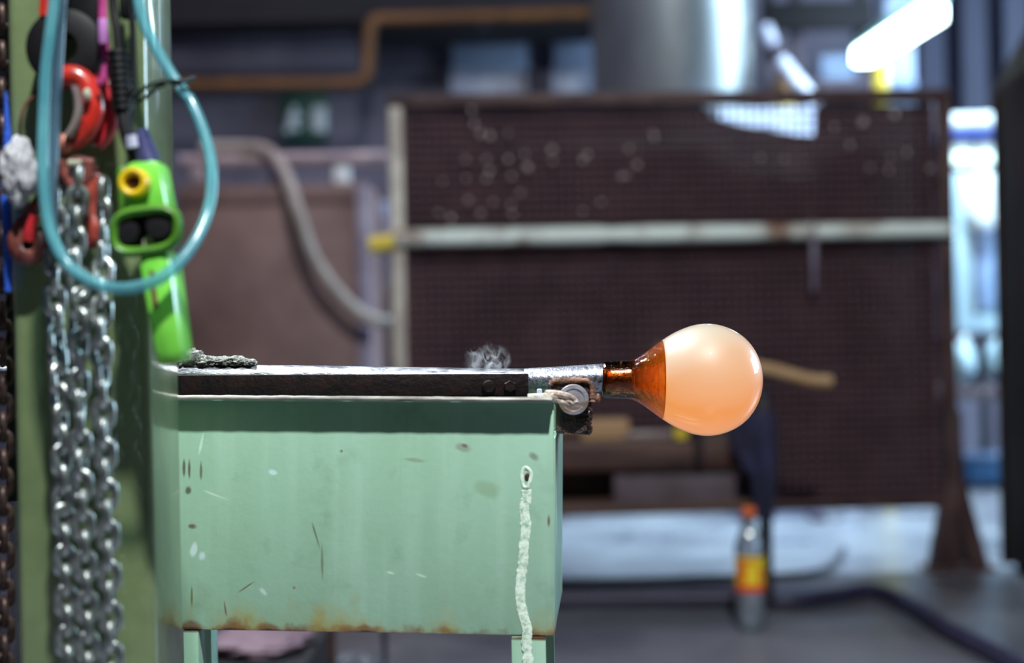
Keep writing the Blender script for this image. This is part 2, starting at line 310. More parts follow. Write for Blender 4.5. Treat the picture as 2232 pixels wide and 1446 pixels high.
class MB:
    def __init__(s): s.v = []; s.f = []
    def add(s, vs, fs):
        o = len(s.v); s.v += [V(v) for v in vs]; s.f += [tuple(i + o for i in f) for f in fs]; return s
    def bm(s, b):
        b.verts.ensure_lookup_table(); b.verts.index_update()
        s.add([v.co.copy() for v in b.verts], [tuple(v.index for v in f.verts) for f in b.faces]); b.free(); return s
    def box(s, c, size, rot=None, bev=0.0, seg=2):
        b = bmesh.new(); bmesh.ops.create_cube(b, size=1.0)
        for v in b.verts: v.co = V((v.co.x * size[0], v.co.y * size[1], v.co.z * size[2]))
        if bev: bmesh.ops.bevel(b, geom=list(b.edges), offset=bev, segments=seg, affect='EDGES', profile=0.5)
        m = Matrix.Translation(V(c)) @ (rot.to_4x4() if rot is not None else Matrix.Identity(4))
        bmesh.ops.transform(b, matrix=m, verts=b.verts); return s.bm(b)
    def prism(s, pts, ext, bev=0.0):
        b = bmesh.new(); vs = [b.verts.new(V(p)) for p in pts]; f = b.faces.new(vs)
        r = bmesh.ops.extrude_face_region(b, geom=[f]); nv = [g for g in r['geom'] if isinstance(g, bmesh.types.BMVert)]
        bmesh.ops.translate(b, vec=V(ext), verts=nv); bmesh.ops.recalc_face_normals(b, faces=b.faces)
        if bev: bmesh.ops.bevel(b, geom=list(b.edges), offset=bev, segments=2, affect='EDGES', profile=0.5)
        return s.bm(b)
    def tube(s, pts, r, n=12, closed=False, flat=None):
        pts = [V(p) for p in pts]; N = len(pts)
        rad = r if isinstance(r, (list, tuple)) else [r] * N
        if len(rad) != N: rad = [rad[min(int(i * len(rad) / N), len(rad) - 1)] if len(rad) > 2 else rad[0] + (rad[-1] - rad[0]) * i / (N - 1) for i in range(N)]
        tg = []
        for i in range(N):
            a = pts[(i - 1) % N] if (closed or i > 0) else pts[i]; c = pts[(i + 1) % N] if (closed or i < N - 1) else pts[i]
            tg.append((c - a).normalized())
        up = V((0, 1, 0)) if abs(tg[0].y) < 0.9 else V((0, 0, 1))
        nrm = (up - tg[0] * up.dot(tg[0])).normalized(); vs = []; fs = []
        for i in range(N):
            nrm = (nrm - tg[i] * nrm.dot(tg[i])).normalized(); bi = tg[i].cross(nrm)
            fl = flat if flat else 1.0
            for k in range(n):
                a = 2 * PI * k / n; vs.append(pts[i] + nrm * (math.cos(a) * rad[i] * fl) + bi * (math.sin(a) * rad[i]))
        for i in range(N if closed else N - 1):
            j = (i + 1) % N
            for k in range(n): fs.append((i * n + k, i * n + (k + 1) % n, j * n + (k + 1) % n, j * n + k))
        if not closed: fs += [tuple(range(n))[::-1], tuple((N - 1) * n + k for k in range(n))]
        return s.add(vs, fs)
    def lathe(s, o, ax, prof, n=32, closed=False):
        o = V(o); ax = V(ax).normalized(); up = V((0, 0, 1)) if abs(ax.z) < 0.9 else V((1, 0, 0))
        a1 = (up - ax * up.dot(ax)).normalized(); a2 = ax.cross(a1); vs = []; fs = []
        for (t, r) in prof:
            for k in range(n):
                a = 2 * PI * k / n; vs.append(o + ax * t + a1 * (math.cos(a) * r) + a2 * (math.sin(a) * r))
        L = len(prof)
        for i in range(L if closed else L - 1):
            j = (i + 1) % L
            for k in range(n): fs.append((i * n + k, i * n + (k + 1) % n, j * n + (k + 1) % n, j * n + k))
        if not closed: fs += [tuple(range(n))[::-1], tuple((L - 1) * n + k for k in range(n))]
        return s.add(vs, fs)
    def blob(s, c, rad, amp=0.2, fr=1.5, sub=3, seed=0.0):
        b = bmesh.new(); bmesh.ops.create_icosphere(b, subdivisions=sub, radius=1.0)
        for v in b.verts:
            k = 1 + amp * noise.fractal(v.co * fr + V((seed, seed * 1.7, -seed)), 0.8, 2.0, 4)
            v.co = V(c) + V((v.co.x * rad[0] * k, v.co.y * rad[1] * k, v.co.z * rad[2] * k))
        return s.bm(b)

def root_of(o):
    while o.parent is not None: o = o.parent
    return o
def obj(name, mb, m, parent=None, label=None, cat=None, group=None, kind=None, flat=False, origin=None, sharp=40):
    me = bpy.data.meshes.new(name); o = bpy.data.objects.new(name, me); COL.objects.link(o)
    vs = mb.v
    if parent is not None:
        inv = root_of(parent).matrix_basis.inverted(); vs = [inv @ v for v in vs]; o.parent = parent
    elif origin is not None:
        o.location = origin; vs = [v - V(origin) for v in vs]
    me.from_pydata([tuple(v) for v in vs], [], mb.f); me.validate()
    b = bmesh.new(); b.from_mesh(me); bmesh.ops.recalc_face_normals(b, faces=b.faces); b.to_mesh(me); b.free()
    for p in me.polygons: p.use_smooth = not flat
    if not flat: me.set_sharp_from_angle(angle=math.radians(sharp))
    me.materials.append(m)
    for k, v in (('label', label), ('category', cat), ('group', group), ('kind', kind)):
        if v: o[k] = v
    return o
def thing(name, loc, label, cat, group=None, mtx=None):
    o = bpy.data.objects.new(name, None); COL.objects.link(o); o.empty_display_size = 0.05
    if mtx is not None: o.matrix_basis = mtx
    else: o.location = loc
    o['label'] = label; o['category'] = cat
    if group: o['group'] = group
    return o
def pxbox(mb, x0, y0, x1, y1, d0, depth, bev=0.004):
    """A box whose front face stands at distance d0 and covers the photograph's x0..x1, y0..y1; depth goes away from the camera."""
    a = P((x0 + x1) / 2, (y0 + y1) / 2, d0); k = d0 / K
    return mb.box(a + V((0, depth / 2, 0)), ((x1 - x0) * k, depth, (y1 - y0) * k), None, bev)
def floorbox(mb, x0, y0, x1, d0, depth, bev=0.004):
    """As pxbox but standing on the floor, its top at y0."""
    a = P((x0 + x1) / 2, y0, d0); k = d0 / K
    return mb.box(V((a.x, d0 + depth / 2, a.z / 2)), ((x1 - x0) * k, depth, a.z), None, bev)

# ------------------------------------------------------------------ the hall
YB = 8.0
obj('floor', MB().box((0, 4.0, -0.05), (11, 9.4, 0.1)), M['concrete'], kind='structure')
obj('ceiling', MB().box((0, 4.0, 4.05), (11, 9.4, 0.1)), M['ceiling'], kind='structure')
obj('wall_left', MB().box((-5.45, 4.0, 2), (0.1, 9.4, 4)), M['wall'], kind='structure')
obj('wall_back', MB().box((0, YB + 0.05, 2), (11, 0.1, 4)), M['wall'], kind='structure')
# right wall with the daylight opening
mb = MB()
for (y0, y1, z0, z1) in ((-0.7, 2.9, 0, 4), (4.9, 8.7, 0, 4), (2.9, 4.9, 0, 1.05), (2.9, 4.9, 2.75, 4)):
    mb.box((5.45, (y0 + y1) / 2, (z0 + z1) / 2), (0.1, y1 - y0, z1 - z0))
obj('wall_right', mb, M['wall'], kind='structure')
# corrugated cladding over the right part of the back wall: one sheet per wall panel
clad = thing('corrugated_cladding', (P(2150, 100, YB).x, YB - 0.06, 0), 'blue grey corrugated steel cladding high on the back wall at right', 'cladding')
x0 = P(1975, 100, YB).x
for i in range(5):
    xa = x0 + i * 0.235
    pts = [(xa, YB - .02, 0), (xa + .02, YB - .02, 0), (xa + .05, YB - .10, 0), (xa + .18, YB - .10, 0), (xa + .21, YB - .02, 0), (xa + .233, YB - .02, 0), (xa + .233, YB - .012, 0), (xa, YB - .012, 0)]
    obj('sheet', MB().prism([V(p) + V((0, 0, 1.9)) for p in pts], (0, 0, 2.09)), M['corrugated'], clad, flat=True)
# black gallery beam across the top of the left bay
k7 = P(370, 62, 7.3); e7 = P(1310, 45, 7.3)
beam = thing('gallery_beam', (0, 7.5, k7.z), 'black gallery beam above the yellow gas pipe', 'beam')
bm_ = MB().box(((k7.x + e7.x) / 2 - 1.2, 7.55, k7.z + 0.42), (e7.x - k7.x + 2.6, 0.5, 0.8), None, .01)
bw = obj('web', bm_, M['black_void'], beam)
obj('flange', MB().box(((k7.x + e7.x) / 2 - 1.2, 7.5, k7.z + 0.01), (e7.x - k7.x + 2.6, 0.66, 0.03), None, .004), M['black_void'], beam)
# grey duct along the wall
a, b_ = P(200, 128, 7.62), P(780, 124, 7.62)
tr = thing('cable_duct', a, 'grey horizontal duct on the wall between black beam and yellow pipe', 'duct')
obj('duct_body', MB().box((a + b_) / 2 - V((0, 0, 0)), ((b_ - a).length, 0.16, 0.17), None, .01), M['wall'], tr)
obj('duct_lid', MB().box((a + b_) / 2 + V((0, -.02, .092)), ((b_ - a).length, 0.2, 0.02), None, .004), M['lavender_edge'], tr)
# pale boards put in for lit wall patches, with a painted bright streak below
for i, (x0p, y0p, x1p, y1p, lab) in enumerate(((985, 62, 1150, 232, 'wide pale blue board standing in for lit wall left of the two dark pipes'),
                                        (1207, 62, 1300, 232, 'narrow pale blue board standing in for lit wall beside the grey tank'))):
    t = thing('lit_wall_board', P((x0p + x1p) / 2, y1p, 7.9), lab, 'board')
    obj('panel', pxbox(MB(), x0p, y0p, x1p, y1p, 7.9, 0.08, .005), M['pale_board'], t)
    obj('bright_streak', pxbox(MB(), x0p - 4, 150, x1p + 4, 232, 7.86, 0.03, .005), M['pale_tube'], t)
for (xx, lab) in ((1163, 'left one of two thin mauve standpipes on the back wall'), (1192, 'right one of two thin mauve standpipes on the back wall')):
    q = P(xx, 300, 7.82)
    t = thing('standpipe', (q.x, q.y, 0), lab, 'pipe')
    obj('tube', MB().tube([(q.x, q.y, 0), (q.x, q.y, 2.2)], 0.03, 12), M['mauve_pole'], t)
    for z in (0.6, 1.5): obj('clip', MB().box((q.x, q.y + .05, z), (.06, .1, .04), None, .004), M['mauve_pole'], t)
# yellow gas pipe
d = 7.05
gp = thing('gas_pipe', P(800, 180, d), 'ochre yellow gas pipe stepping up along the back wall', 'pipe')
pts = [P(150, 188, d), P(770, 181, d), P(790, 176, d), P(801, 160, d), P(806, 70, d), P(810, 50, d), P(828, 41, d), P(1320, 28, d)]
obj('tube', MB().tube(pts[:1] + spl(pts[1:4], 5) + spl(pts[4:7], 5) + pts[7:], 0.031, 14), M['gas_yellow'], gp)
for (xx, yy) in ((500, 184), (1050, 35)):
    q = P(xx, yy, d); obj('bracket', MB().box(q + V((0, .13, 0)), (.04, .26, .03), None, .003), M['mauve_pole'], gp)
# emergency sign
sg = thing('emergency_sign', P(662, 257, 7.93), 'green emergency sign with white pictograms on the grey wall', 'sign')
obj('plate', pxbox(MB(), 612, 202, 712, 310, 7.92, 0.06, .006), M['sign_green'], sg)
mb = MB()   # running figure: head, body, legs
k = 7.9 / K; c = P(642, 258, 7.91)
mb.lathe(c + V((0, 0, 20 * k)), (0, -1, 0), [(0, .018), (.006, .018)], 14)
for p0, p1, r in (((0, 9), (-5, -9), .017), ((-5, -9), (6, -20), .012), ((-5, -9), (-14, -22), .012), ((1, 6), (11, 0), .009), ((0, 6), (-11, 2), .009)):
    mb.tube([c + V((p0[0] * k, 0, p0[1] * k)) * 1.3, c + V((p1[0] * k, 0, p1[1] * k)) * 1.3], r * 1.5, 8)
obj('figure', mb, M['sign_white'], sg)
mb = MB(); pxbox(mb, 681, 232, 711, 286, 7.915, .01, .002); obj('doorway_mark', mb, M['sign_white'], sg)

# rusty steel cabinet at the left with its pipe rack
cb = thing('rusty_cabinet', (P(590, 400, 5.2).x, 5.4, 0), 'large rusty pinkish steel cabinet behind the green trough', 'cabinet')
obj('body', floorbox(MB(), 384, 402, 802, 5.22, 0.5, .01), M['rust_sheet'], cb)
obj('door', pxbox(MB(), 400, 446, 772, 1080, 5.205, 0.014, .004), M['rust_sheet'], cb)
obj('top_band', pxbox(MB(), 386, 402, 800, 442, 5.2, 0.03, .005), M['rust_sheet'], cb)
obj('corner_post', floorbox(MB(), 774, 404, 804, 5.19, 0.04, .006), M['lavender_edge'], cb, label='lavender painted corner post')
for (xx, yy, lab, m, wd) in ((434, 372, 'pinkish', 'pale_pipe', 16), (605, 352, 'lavender', 'lavender_edge', 15), (746, 366, 'white', 'white', 17)):
    a = P(xx, 403, 5.4); top = P(xx, 363, 5.4)
    obj('stand_off', MB().box(V((a.x, 5.4, (a.z + top.z) / 2)), (2 * wd * 5.4 / K, .05, top.z - a.z), None, .006), M[m], cb, label=lab + ' support block')
pp = thing('pale_pipe', P(620, 348, 5.4), 'pale pinkish pipe lying across blocks above the rusty cabinet', 'pipe')
obj('tube', MB().tube([P(392, 352, 5.4), P(846, 344, 5.4)], 0.026, 14), M['pale_pipe'], pp)
obj('end_cap', MB().tube([P(388, 352, 5.4), P(398, 352, 5.4)], 0.03, 14), M['lavender_edge'], pp)
hz = spl([P(440, 322, 5.40), P(520, 321, 5.40), P(580, 328, 5.34), P(620, 375, 5.12), P(648, 460, 5.0), P(682, 560, 5.0), P(738, 640, 5.02), P(800, 692, 5.05), P(880, 712, 5.1), P(980, 760, 5.1)], 8)
h = obj('sagging_hose', MB().tube(hz, 0.023, 12), M['dusty_hose'], label='dusty beige hose sagging in front of the rusty cabinet', cat='hose')
# clutter between cabinet and screen
t = thing('junction_box', P(815, 480, 5.85), 'small lavender box on a post between cabinet and screen', 'box')
obj('post', floorbox(MB(), 812, 500, 832, 5.85, .05), M['mauve_pole'], t)
obj('case', pxbox(MB(), 792, 436, 846, 512, 5.82, .1, .008), M['lavender_edge'], t)
obj('lid', pxbox(MB(), 798, 440, 840, 470, 5.805, .02, .004), M['pale_tube'], t)
t = thing('brown_drum', (P(822, 600, 6.4).x, 6.4, 0), 'dark reddish brown drum between cabinet and screen', 'drum')
q = P(822, 640, 6.4); kk = 5.9 / K
mb = MB().lathe((q.x, 6.45, 0), (0, 0, 1), [(0, .1), (0.01, .112), (.2, .112), (.21, .118), (.225, .118), (.235, .112), (.45, .112), (.46, .118), (.475, .118), (.485, .112), (q.z - .01, .112), (q.z, .106)], 24)
obj('shell', mb, M['brown_leg'], t)
obj('lid', MB().lathe((q.x, 6.45, q.z), (0, 0, 1), [(0, .09), (.015, .09), (.02, .08)], 24), M['rust_cap'], t)

# grey tank
q = P(1487, 212, 6.0); rt = 183 * 6.0 / K
tk = thing('grey_tank', (q.x, 6.35, q.z - .1), 'big grey cylindrical steel tank above the wire screen', 'tank')
mb = MB().lathe((q.x, 6.35, q.z - .10), (0, 0, 1), [(0, rt * .6), (.02, rt * .94), (.06, rt * 1.0), (2.2, rt * 1.0)], 64)
obj('shell', mb, M['tank'], tk)
obj('hoop', MB().lathe((q.x, 6.35, q.z + 1.2), (0, 0, 1), [(0, rt), (.002, rt + .006), (.02, rt + .006), (.022, rt)], 64), M['tank'], tk)
for a in (0.6, 2.6, 4.6):
    obj('leg', MB().box((q.x + math.cos(a) * rt * .8, 6.35 + math.sin(a) * rt * .8, (q.z - .08) / 2), (.06, .06, q.z - .08), None, .005), M['mauve_pole'], tk)

t = thing('added_pale_panel', (P(1680, 240, 5.7).x, 5.7, 0), 'added pale lilac panel that brightens the view through the screen notch', 'panel')
obj('panel', floorbox(MB(), 1572, 236, 1782, 5.7, .03, .004), M['pale_tube'], t)  # added board, coloured like the lit view through the notch
for xx in (1600, 1755): obj('foot', MB().box((P(xx, 236, 5.7).x, 5.715, .012), (.05, .3, .024), None, .003), M['mauve_pole'], t)
# machinery frame at right of the tank
mf = thing('machine_frame', (P(1760, 200, 7.1).x, 7.1, 0), 'dark mauve machine frame of posts and beams beside the tank', 'frame')
for (xa, xb) in ((1664, 1694), (1726, 1752), (1868, 1892)):
    c = P((xa + xb) / 2, 300, 7.1)
    obj('upright', MB().box((c.x, 7.1, 1.35), ((xb - xa) * 7.1 / K, .07, 2.7), None, .005), M['mauve_pole'], mf)
for (yy, hh) in ((40, 60), (190, 24)):
    c = P(1778, yy, 7.1)
    obj('crossbeam', MB().box(c + V((0, -.05, 0)), (230 * 7.1 / K, .06, hh * 7.1 / K), None, .005), M['mauve_pole' if yy > 100 else 'black_void'], mf)
obj('cover_plate', pxbox(MB(), 1790, 120, 1866, 212, 7.06, .03, .004), M['slate'], mf)
t = thing('slanted_tube', P(1730, 160, 6.2), 'pale lilac tube slanting down behind the top of the wire screen', 'tube')
obj('tube', MB().tube([P(1668, 60, 6.25), P(1692, 118, 6.2), P(1768, 214, 6.1), P(1800, 320, 6.0), V((P(1800, 320, 6.0).x + .05, 5.95, 0))], .03, 14), M['pale_tube'], t)
obj('collar', MB().tube([P(1684, 100, 6.2), P(1700, 128, 6.2)], .042, 14), M['mauve_pole'], t)
t = thing('yellow_valve', P(1705, 190, 6.3), 'yellow painted valve beside the slanted pale tube', 'valve')
obj('body', MB().tube([P(1706, 160, 6.35), P(1706, 250, 6.35)], .033, 12), M['gas_yellow'], t)
obj('riser', MB().tube([P(1706, 249, 6.35), V((P(1706, 250, 6.35).x, 6.35, 0))], .02, 12), M['mauve_pole'], t)
obj('flange', MB().tube([P(1706, 222, 6.35), P(1706, 238, 6.35)], .05, 14), M['bright_yellow'], t)
t = thing('pale_duct', P(1966, 150, 7.0), 'pale blue square duct behind the lit strip lamp', 'duct')
q = P(1966, 300, 7.0)
obj('shaft', MB().box((q.x, 7.1, 1.4), (62 * 7.0 / K, .2, 2.8), None, .008), M['pale_board'], t)
obj('seam', MB().box((q.x, 6.995, 1.95), (66 * 7.0 / K, .012, .03), None, .002), M['slate'], t)
q = P(1920, 205, 6.2)
t = thing('yellow_bollard', (q.x, 6.2, 0), 'yellow standing post under the lit strip lamp', 'post')
obj('post', MB().tube([(q.x, 6.2, 0), (q.x, 6.2, P(1920, 140, 6.2).z)], .034, 16), M['bright_yellow'], t)
obj('base_plate', MB().box((q.x, 6.2, .01), (.16, .16, .02), None, .003), M['mauve_pole'], t)

# lit strip lamp hanging over the back of the hall, running away from the camera
A, B = P(2030, 22, 5.72), P(1886, 116, 6.75)
la = thing('strip_lamp', (A + B) / 2, 'glowing white strip lamp hanging at top right', 'lamp')
ax = (B - A).normalized(); side = ax.cross(V((0, 0, 1))).normalized(); up = side.cross(ax)
def capsule(hw, hh, z0, L0, L1):
    mb = MB(); vs = []
    prof = []
    for i in range(9): a = -PI / 2 + PI * i / 8; prof.append((L1 + math.cos(a) * hw, math.sin(a) * hw))
    for i in range(9): a = PI / 2 + PI * i / 8; prof.append((L0 + math.cos(a) * hw, math.sin(a) * hw))
    return mb.prism([A + ax * p[0] + side * p[1] + up * z0 for p in prof], up * hh, .008)
LL = (B - A).length
obj('diffuser', capsule(.058, .07, -.05, 0, LL), M['lamp'], la)
obj('housing', capsule(.064, .035, .02, 0, LL), M['lamp_rim'], la)
for s_ in (.15, LL - .15): obj('hanger', MB().tube([A + ax * s_ + up * .05, V(((A + ax * s_).x, (A + ax * s_).y, 4.0))], .003, 6), M['mauve_pole'], la)

# shelf unit at far right
d = 6.7
su = thing('shelf_unit', (P(2120, 740, d).x, d, 0), 'steel shelf unit between the wire screen and brown furnace', 'shelf')
for xx in (2056, 2196):
    q = P(xx, 300, d + .1); obj('upright', MB().box((q.x, d + .25, .95), (.035, .035, 1.9), None, .003), M['mauve_pole'], su)
for yy in (304, 368, 736):
    q = P(2126, yy, d); obj('shelf_board', MB().box((q.x, d + .2, q.z), (.34, .4, .022), None, .003), M['mauve_pole'], su)
t = thing('paper_roll', P(2120, 268, d), 'thick white roll lying on the top shelf at right', 'roll')
obj('roll', MB().tube([P(2060, 268, d + .12), P(2182, 264, d + .12)], .042, 20), M['white'], t)
obj('core', MB().tube([P(2057, 268, d + .12), P(2062, 268, d + .12)], .016, 14), M['tan_wood'], t)
t = thing('blue_tray', P(2120, 296, d), 'royal blue tray under the white roll', 'tray')
obj('tray', pxbox(MB(), 2060, 286, 2180, 300, d - .01, .24, .004), M['royal'], t)
obj('rim', pxbox(MB(), 2057, 284, 2183, 289, d - .014, .25, .002), M['royal'], t)
for (xa, xb, lab) in ((2060, 2116, 'left short glowing lamp under the top shelf'), (2127, 2182, 'right short glowing lamp under the top shelf')):
    t = thing('shelf_lamp', P((xa + xb) / 2, 345, d), lab, 'lamp')
    obj('tube', MB().tube([P(xa, 348, d + .05), P(xb, 347, d + .05)], .030, 16), M['shelf_lamp'], t)
    obj('fixture', pxbox(MB(), xa, 311, xb, 331, d + .02, .1, .004), M['white'], t)
t = thing('pale_cabinet', P(2130, 550, d), 'pale blue wall cabinet with a sunken door at far right', 'cabinet')
obj('body', pxbox(MB(), 2082, 374, 2196, 724, d, .35, .01), M['pale_cab'], t)
dr = obj('door', pxbox(MB(), 2130, 490, 2192, 676, d - .012, .03, .004), M['slate'], t)
obj('door_frame', pxbox(MB(), 2124, 478, 2132, 684, d - .02, .03, .002), M['mauve_pole'], t)
t = thing('white_bag', P(2140, 430, d), 'white plastic bag hanging on the pale cabinet', 'bag')
obj('bag', MB().blob(P(2142, 440, d - .06), (.085, .035, .14), .12, 1.4, 3, 2.0), M['white'], t)
obj('loop', MB().tube(spl([P(2125, 400, d - .05), P(2130, 376, d - .03), P(2152, 374, d - .03), P(2158, 400, d - .05)], 5), .004, 6), M['white'], t)
# things under the cabinet
t = thing('side_table', (P(2130, 860, 6.5).x, 6.5, 0), 'dark mauve work table under the pale cabinet', 'table')
q = P(2130, 858, 6.4); obj('tabletop', MB().box((q.x, 6.6, q.z), (.36, .4, .05), None, .006), M['plum_box'], t)
for (dx, dy) in ((-.14, -.15), (.15, -.15), (-.14, .15), (.15, .15)): obj('leg', MB().box((q.x + dx, 6.6 + dy, q.z / 2), (.035, .035, q.z), None, .003), M['black_leg'], t)
for (xx, lab, s_) in ((2102, 'white lumpy sack on the left end of the far table', 1.0), (2176, 'white lumpy sack on the right end of the far table', 5.0)):
    t = thing('sack', P(xx, 840, 6.5), lab, 'sack')
    c = P(xx, 792, 6.5); obj('sack', MB().blob(c, (.055, .08, .105), .2, 1.5, 3, s_), M['pale_cab'], t)
    obj('tie', MB().blob(c + V((0, -.01, .1)), (.018, .018, .03), .2, 2, 2, s_), M['white'], t)
t = thing('dark_pump', P(2140, 840, 6.4), 'dark hand pump standing between the two white sacks', 'pump')
q = P(2140, 850, 6.45); obj('body', MB().lathe(q + V((0, 0, .004)), (0, 0, 1), [(0, .035), (.01, .035), (.06, .022), (.2, .02), (.21, .03), (.23, .03)], 16), M['black_leg'], t)
obj('handle', MB().tube([q + V((-.03, 0, .25)), q + V((.03, 0, .25))], .01, 8), M['black_leg'], t)
t = thing('blue_crate', P(2135, 1015, 6.4), 'light blue crate standing low under the far table', 'crate')
q = P(2135, 1000, 6.7)
obj('body', MB().box((q.x, 6.7, .08), (.2, .22, .12), None, .008), M['crate_blue'], t)
obj('rim', MB().box((q.x, 6.7, .145), (.23, .25, .02), None, .006), M['slate'], t)
for s_ in (-1, 1): obj('skid', MB().box((q.x + s_ * .08, 6.7, .01), (.03, .2, .02), None, .003), M['black_leg'], t)

# brown furnace housing at the right edge
d = 4.4; q = P(2180, 800, d)
fu = thing('furnace_housing', (q.x + .3, 4.08, 0), 'tall dark brown furnace housing at the right edge', 'furnace')
zt = P(2180, 186, d).z; zt2 = P(2232, 152, d).z
x0 = P(2184, 700, d).x
mb = MB().prism([V((x0, 3.72, .03)), V((x0 + .7, 3.72, .03)), V((x0 + .7, 3.72, zt + .35)), V((x0 + .2, 3.72, zt + .35)), V((x0, 3.72, zt))], (0, .72, 0), .01)
obj('casing', mb, M['furnace'], fu)
obj('corner_angle', MB().box((x0 + .006, d + .012, zt / 2), (.03, .03, zt - .04), None, .003), M['furnace'], fu)
obj('plinth', MB().box((x0 + .36, 4.08, .02), (.66, .66, .04), None, .004), M['black_void'], fu)

# ------------------------------------------------------------------ wire screen
dl, dr_ = 4.36, 4.44
La = P(861, 222, dl); Ra = P(2058, 209, dr_)
ux = V((Ra.x - La.x, Ra.y - La.y, 0)); W = ux.length; ux.normalize(); uy = V((-ux.y, ux.x, 0)); uz = V((0, 0, 1))
SM = Matrix(((ux.x, uy.x, 0, La.x), (ux.y, uy.y, 0, La.y), (0, 0, 1, 0), (0, 0, 0, 1)))
scn = thing('wire_screen', None, 'big rusty wire mesh screen on feet behind the hot glass', 'screen', mtx=SM)
rot = SM.to_3x3()
def S(x, y, z): return SM @ V((x, y, z))
ZT = (La.z + Ra.z) / 2
zmid = (P(861, 520, dl).z + P(2058, 503, dr_).z) / 2
zbot = P(2058, 1104, dr_).z
def sbox(mb, x0, x1, y0, y1, z0, z1, bev=.004): return mb.box(S((x0 + x1) / 2, (y0 + y1) / 2, (z0 + z1) / 2), (x1 - x0, y1 - y0, z1 - z0), rot, bev)
obj('post', sbox(MB(), -.02, .022, -.02, .03, .0, ZT), M['screen_pale'], scn, label='pale worn left post')
obj('post', sbox(MB(), W - .018, W + .018, -.02, .03, .0, ZT), M['screen_brown'], scn)
obj('top_rail', sbox(MB(), -.02, W + .018, -.022, .028, ZT - .018, ZT + .02), M['screen_brown'], scn)
obj('middle_rail', MB().tube([S(-.01, -.035, zmid), S(W * .36, -.035, zmid), S(W * .38, -.035, zmid), S(W * .44, -.035, zmid), S(W * .46, -.035, zmid), S(W, -.035, zmid)], [.027, .027, .022, .027, .027, .024], 16), M['rail_paint'], scn, label='white middle rail with rubbed brown patches')
obj('rail_end', MB().tube([S(-.085, -.035, zmid - .02), S(-.01, -.035, zmid - .01)], .026, 14), M['bright_yellow'], scn, label='yellow rail stub beyond the left post')
obj('bottom_rail', sbox(MB(), 0, W, -.02, .02, zbot, zbot + .03), M['screen_brown'], scn)
# back sheet: upper one is cut down between the tank and the uprights
def sx(px): return (px - 861) / (2058 - 861) * W
def szz(py): return ZT - (py - 215) * 4.4 / K
up_ = [(0.02, zmid), (W - .02, zmid), (W - .02, szz(228)), (sx(1785), szz(226)), (sx(1776), szz(298)), (sx(1560), szz(256)), (sx(1535), szz(226)), (0.02, szz(228))]
obj('back_sheet', MB().prism([S(x, .05, z) for x, z in up_], uy * .004), M['sheet'], scn, flat=True)
obj('back_sheet', sbox(MB(), .02, W - .02, .05, .054, zbot + .01, zmid, 0), M['sheet'], scn, flat=True)
mb = MB(); pit = 0.0255; n = int(W / pit)
for i in range(1, n): mb.tube([S(i * pit, 0, zbot + .02), S(i * pit, 0, ZT)], .0032, 4)
z = zbot + .04
while z < ZT:
    mb.tube([S(0, -.006, z), S(W, -.006, z)], .0032, 4); z += pit
obj('wire_mesh', mb, M['wire'], scn, kind='stuff')
for xx in (0, W):
    mb = MB().prism([S(xx - .02, -.03, .5), S(xx + .025, -.03, .5), S(xx + .03, -.03, .30), S(xx + .105, -.03, .012), S(xx + .05, -.03, .012), S(xx + .01, -.03, .2), S(xx - .03, -.03, .012), S(xx - .075, -.03, .012), S(xx - .02, -.03, .28)], uy * .06, .003)
    ft = obj('foot', mb, M['screen_brown'], scn)
    obj('brace', MB().prism([S(xx - .05, -.02, .02), S(xx + .06, -.02, .02), S(xx, -.02, .22)], uy * .01), M['black_void'], ft, flat=True)
    obj('floor_plate', sbox(MB(), xx - .09, xx + .12, -.06, .06, .001, .013, .002), M['screen_brown'], ft)
# grey glass splashes in the mesh; two largest stand in for lights behind
splashes_and_glints = [(1025, 240, .6), (1030, 270, .6), (1042, 292, .7), (1063, 296, .8), (1103, 290, .4), (1010, 348, .8), (1054, 348, .7), (1060, 372, .8), (1102, 347, .6), (1137, 336, .5),
         (1143, 365, 1.0), (1196, 327, 1.0), (1196, 350, .6), (1054, 388, .6), (1010, 388, .5), (1108, 383, .7), (1262, 350, .8), (1272, 338, .6), (1362, 325, .7), (1380, 360, .6),
         (1355, 383, .6), (1345, 386, .5), (960, 394, .5), (1126, 420, .6), (1014, 436, .7), (1068, 440, .6), (1040, 464, .8), (1106, 446, .7), (1108, 466, .6), (976, 474, .8),
         (950, 462, .4), (1415, 290, .4), (1418, 300, .4), (1300, 440, .4), (1260, 460, .4), (1648, 345, .4), (1700, 348, .5), (1875, 268, 1.5), (1945, 252, 1.1), (1812, 278, .45),
         (1888, 368, .5), (1935, 345, .5), (1970, 335, .5), (1930, 372, .5), (2020, 370, .4), (1845, 318, .5)]
for i, (px, py, s_) in enumerate(splashes_and_glints):
    c = S(sx(px), -.012, szz(py + (px - 1460) * .011)); r = .0064 * (.6 + s_ * .75)
    obj('splash_and_glint', MB().blob(c, (r, r * .8, r * 1.15), .25, 1.6, 2, i * 3.1), M['drip'], scn)
t = thing('pale_rod', S(sx(1750), -.05, szz(600)), 'thin pale rod end hanging below the middle rail of the screen', 'rod')
obj('rod', MB().tube([S(sx(1752), -.068, szz(535)), S(sx(1750), -.066, szz(640))], [.011, .006], 8), M['lavender_edge'], t)
obj('hook', MB().tube(spl([S(sx(1752), -.068, szz(537)), S(sx(1752), -.072, zmid + .02), S(sx(1752), -.035, zmid + .034), S(sx(1752), -.002, zmid + .02)], 5), .004, 6), M['lavender_edge'], t)

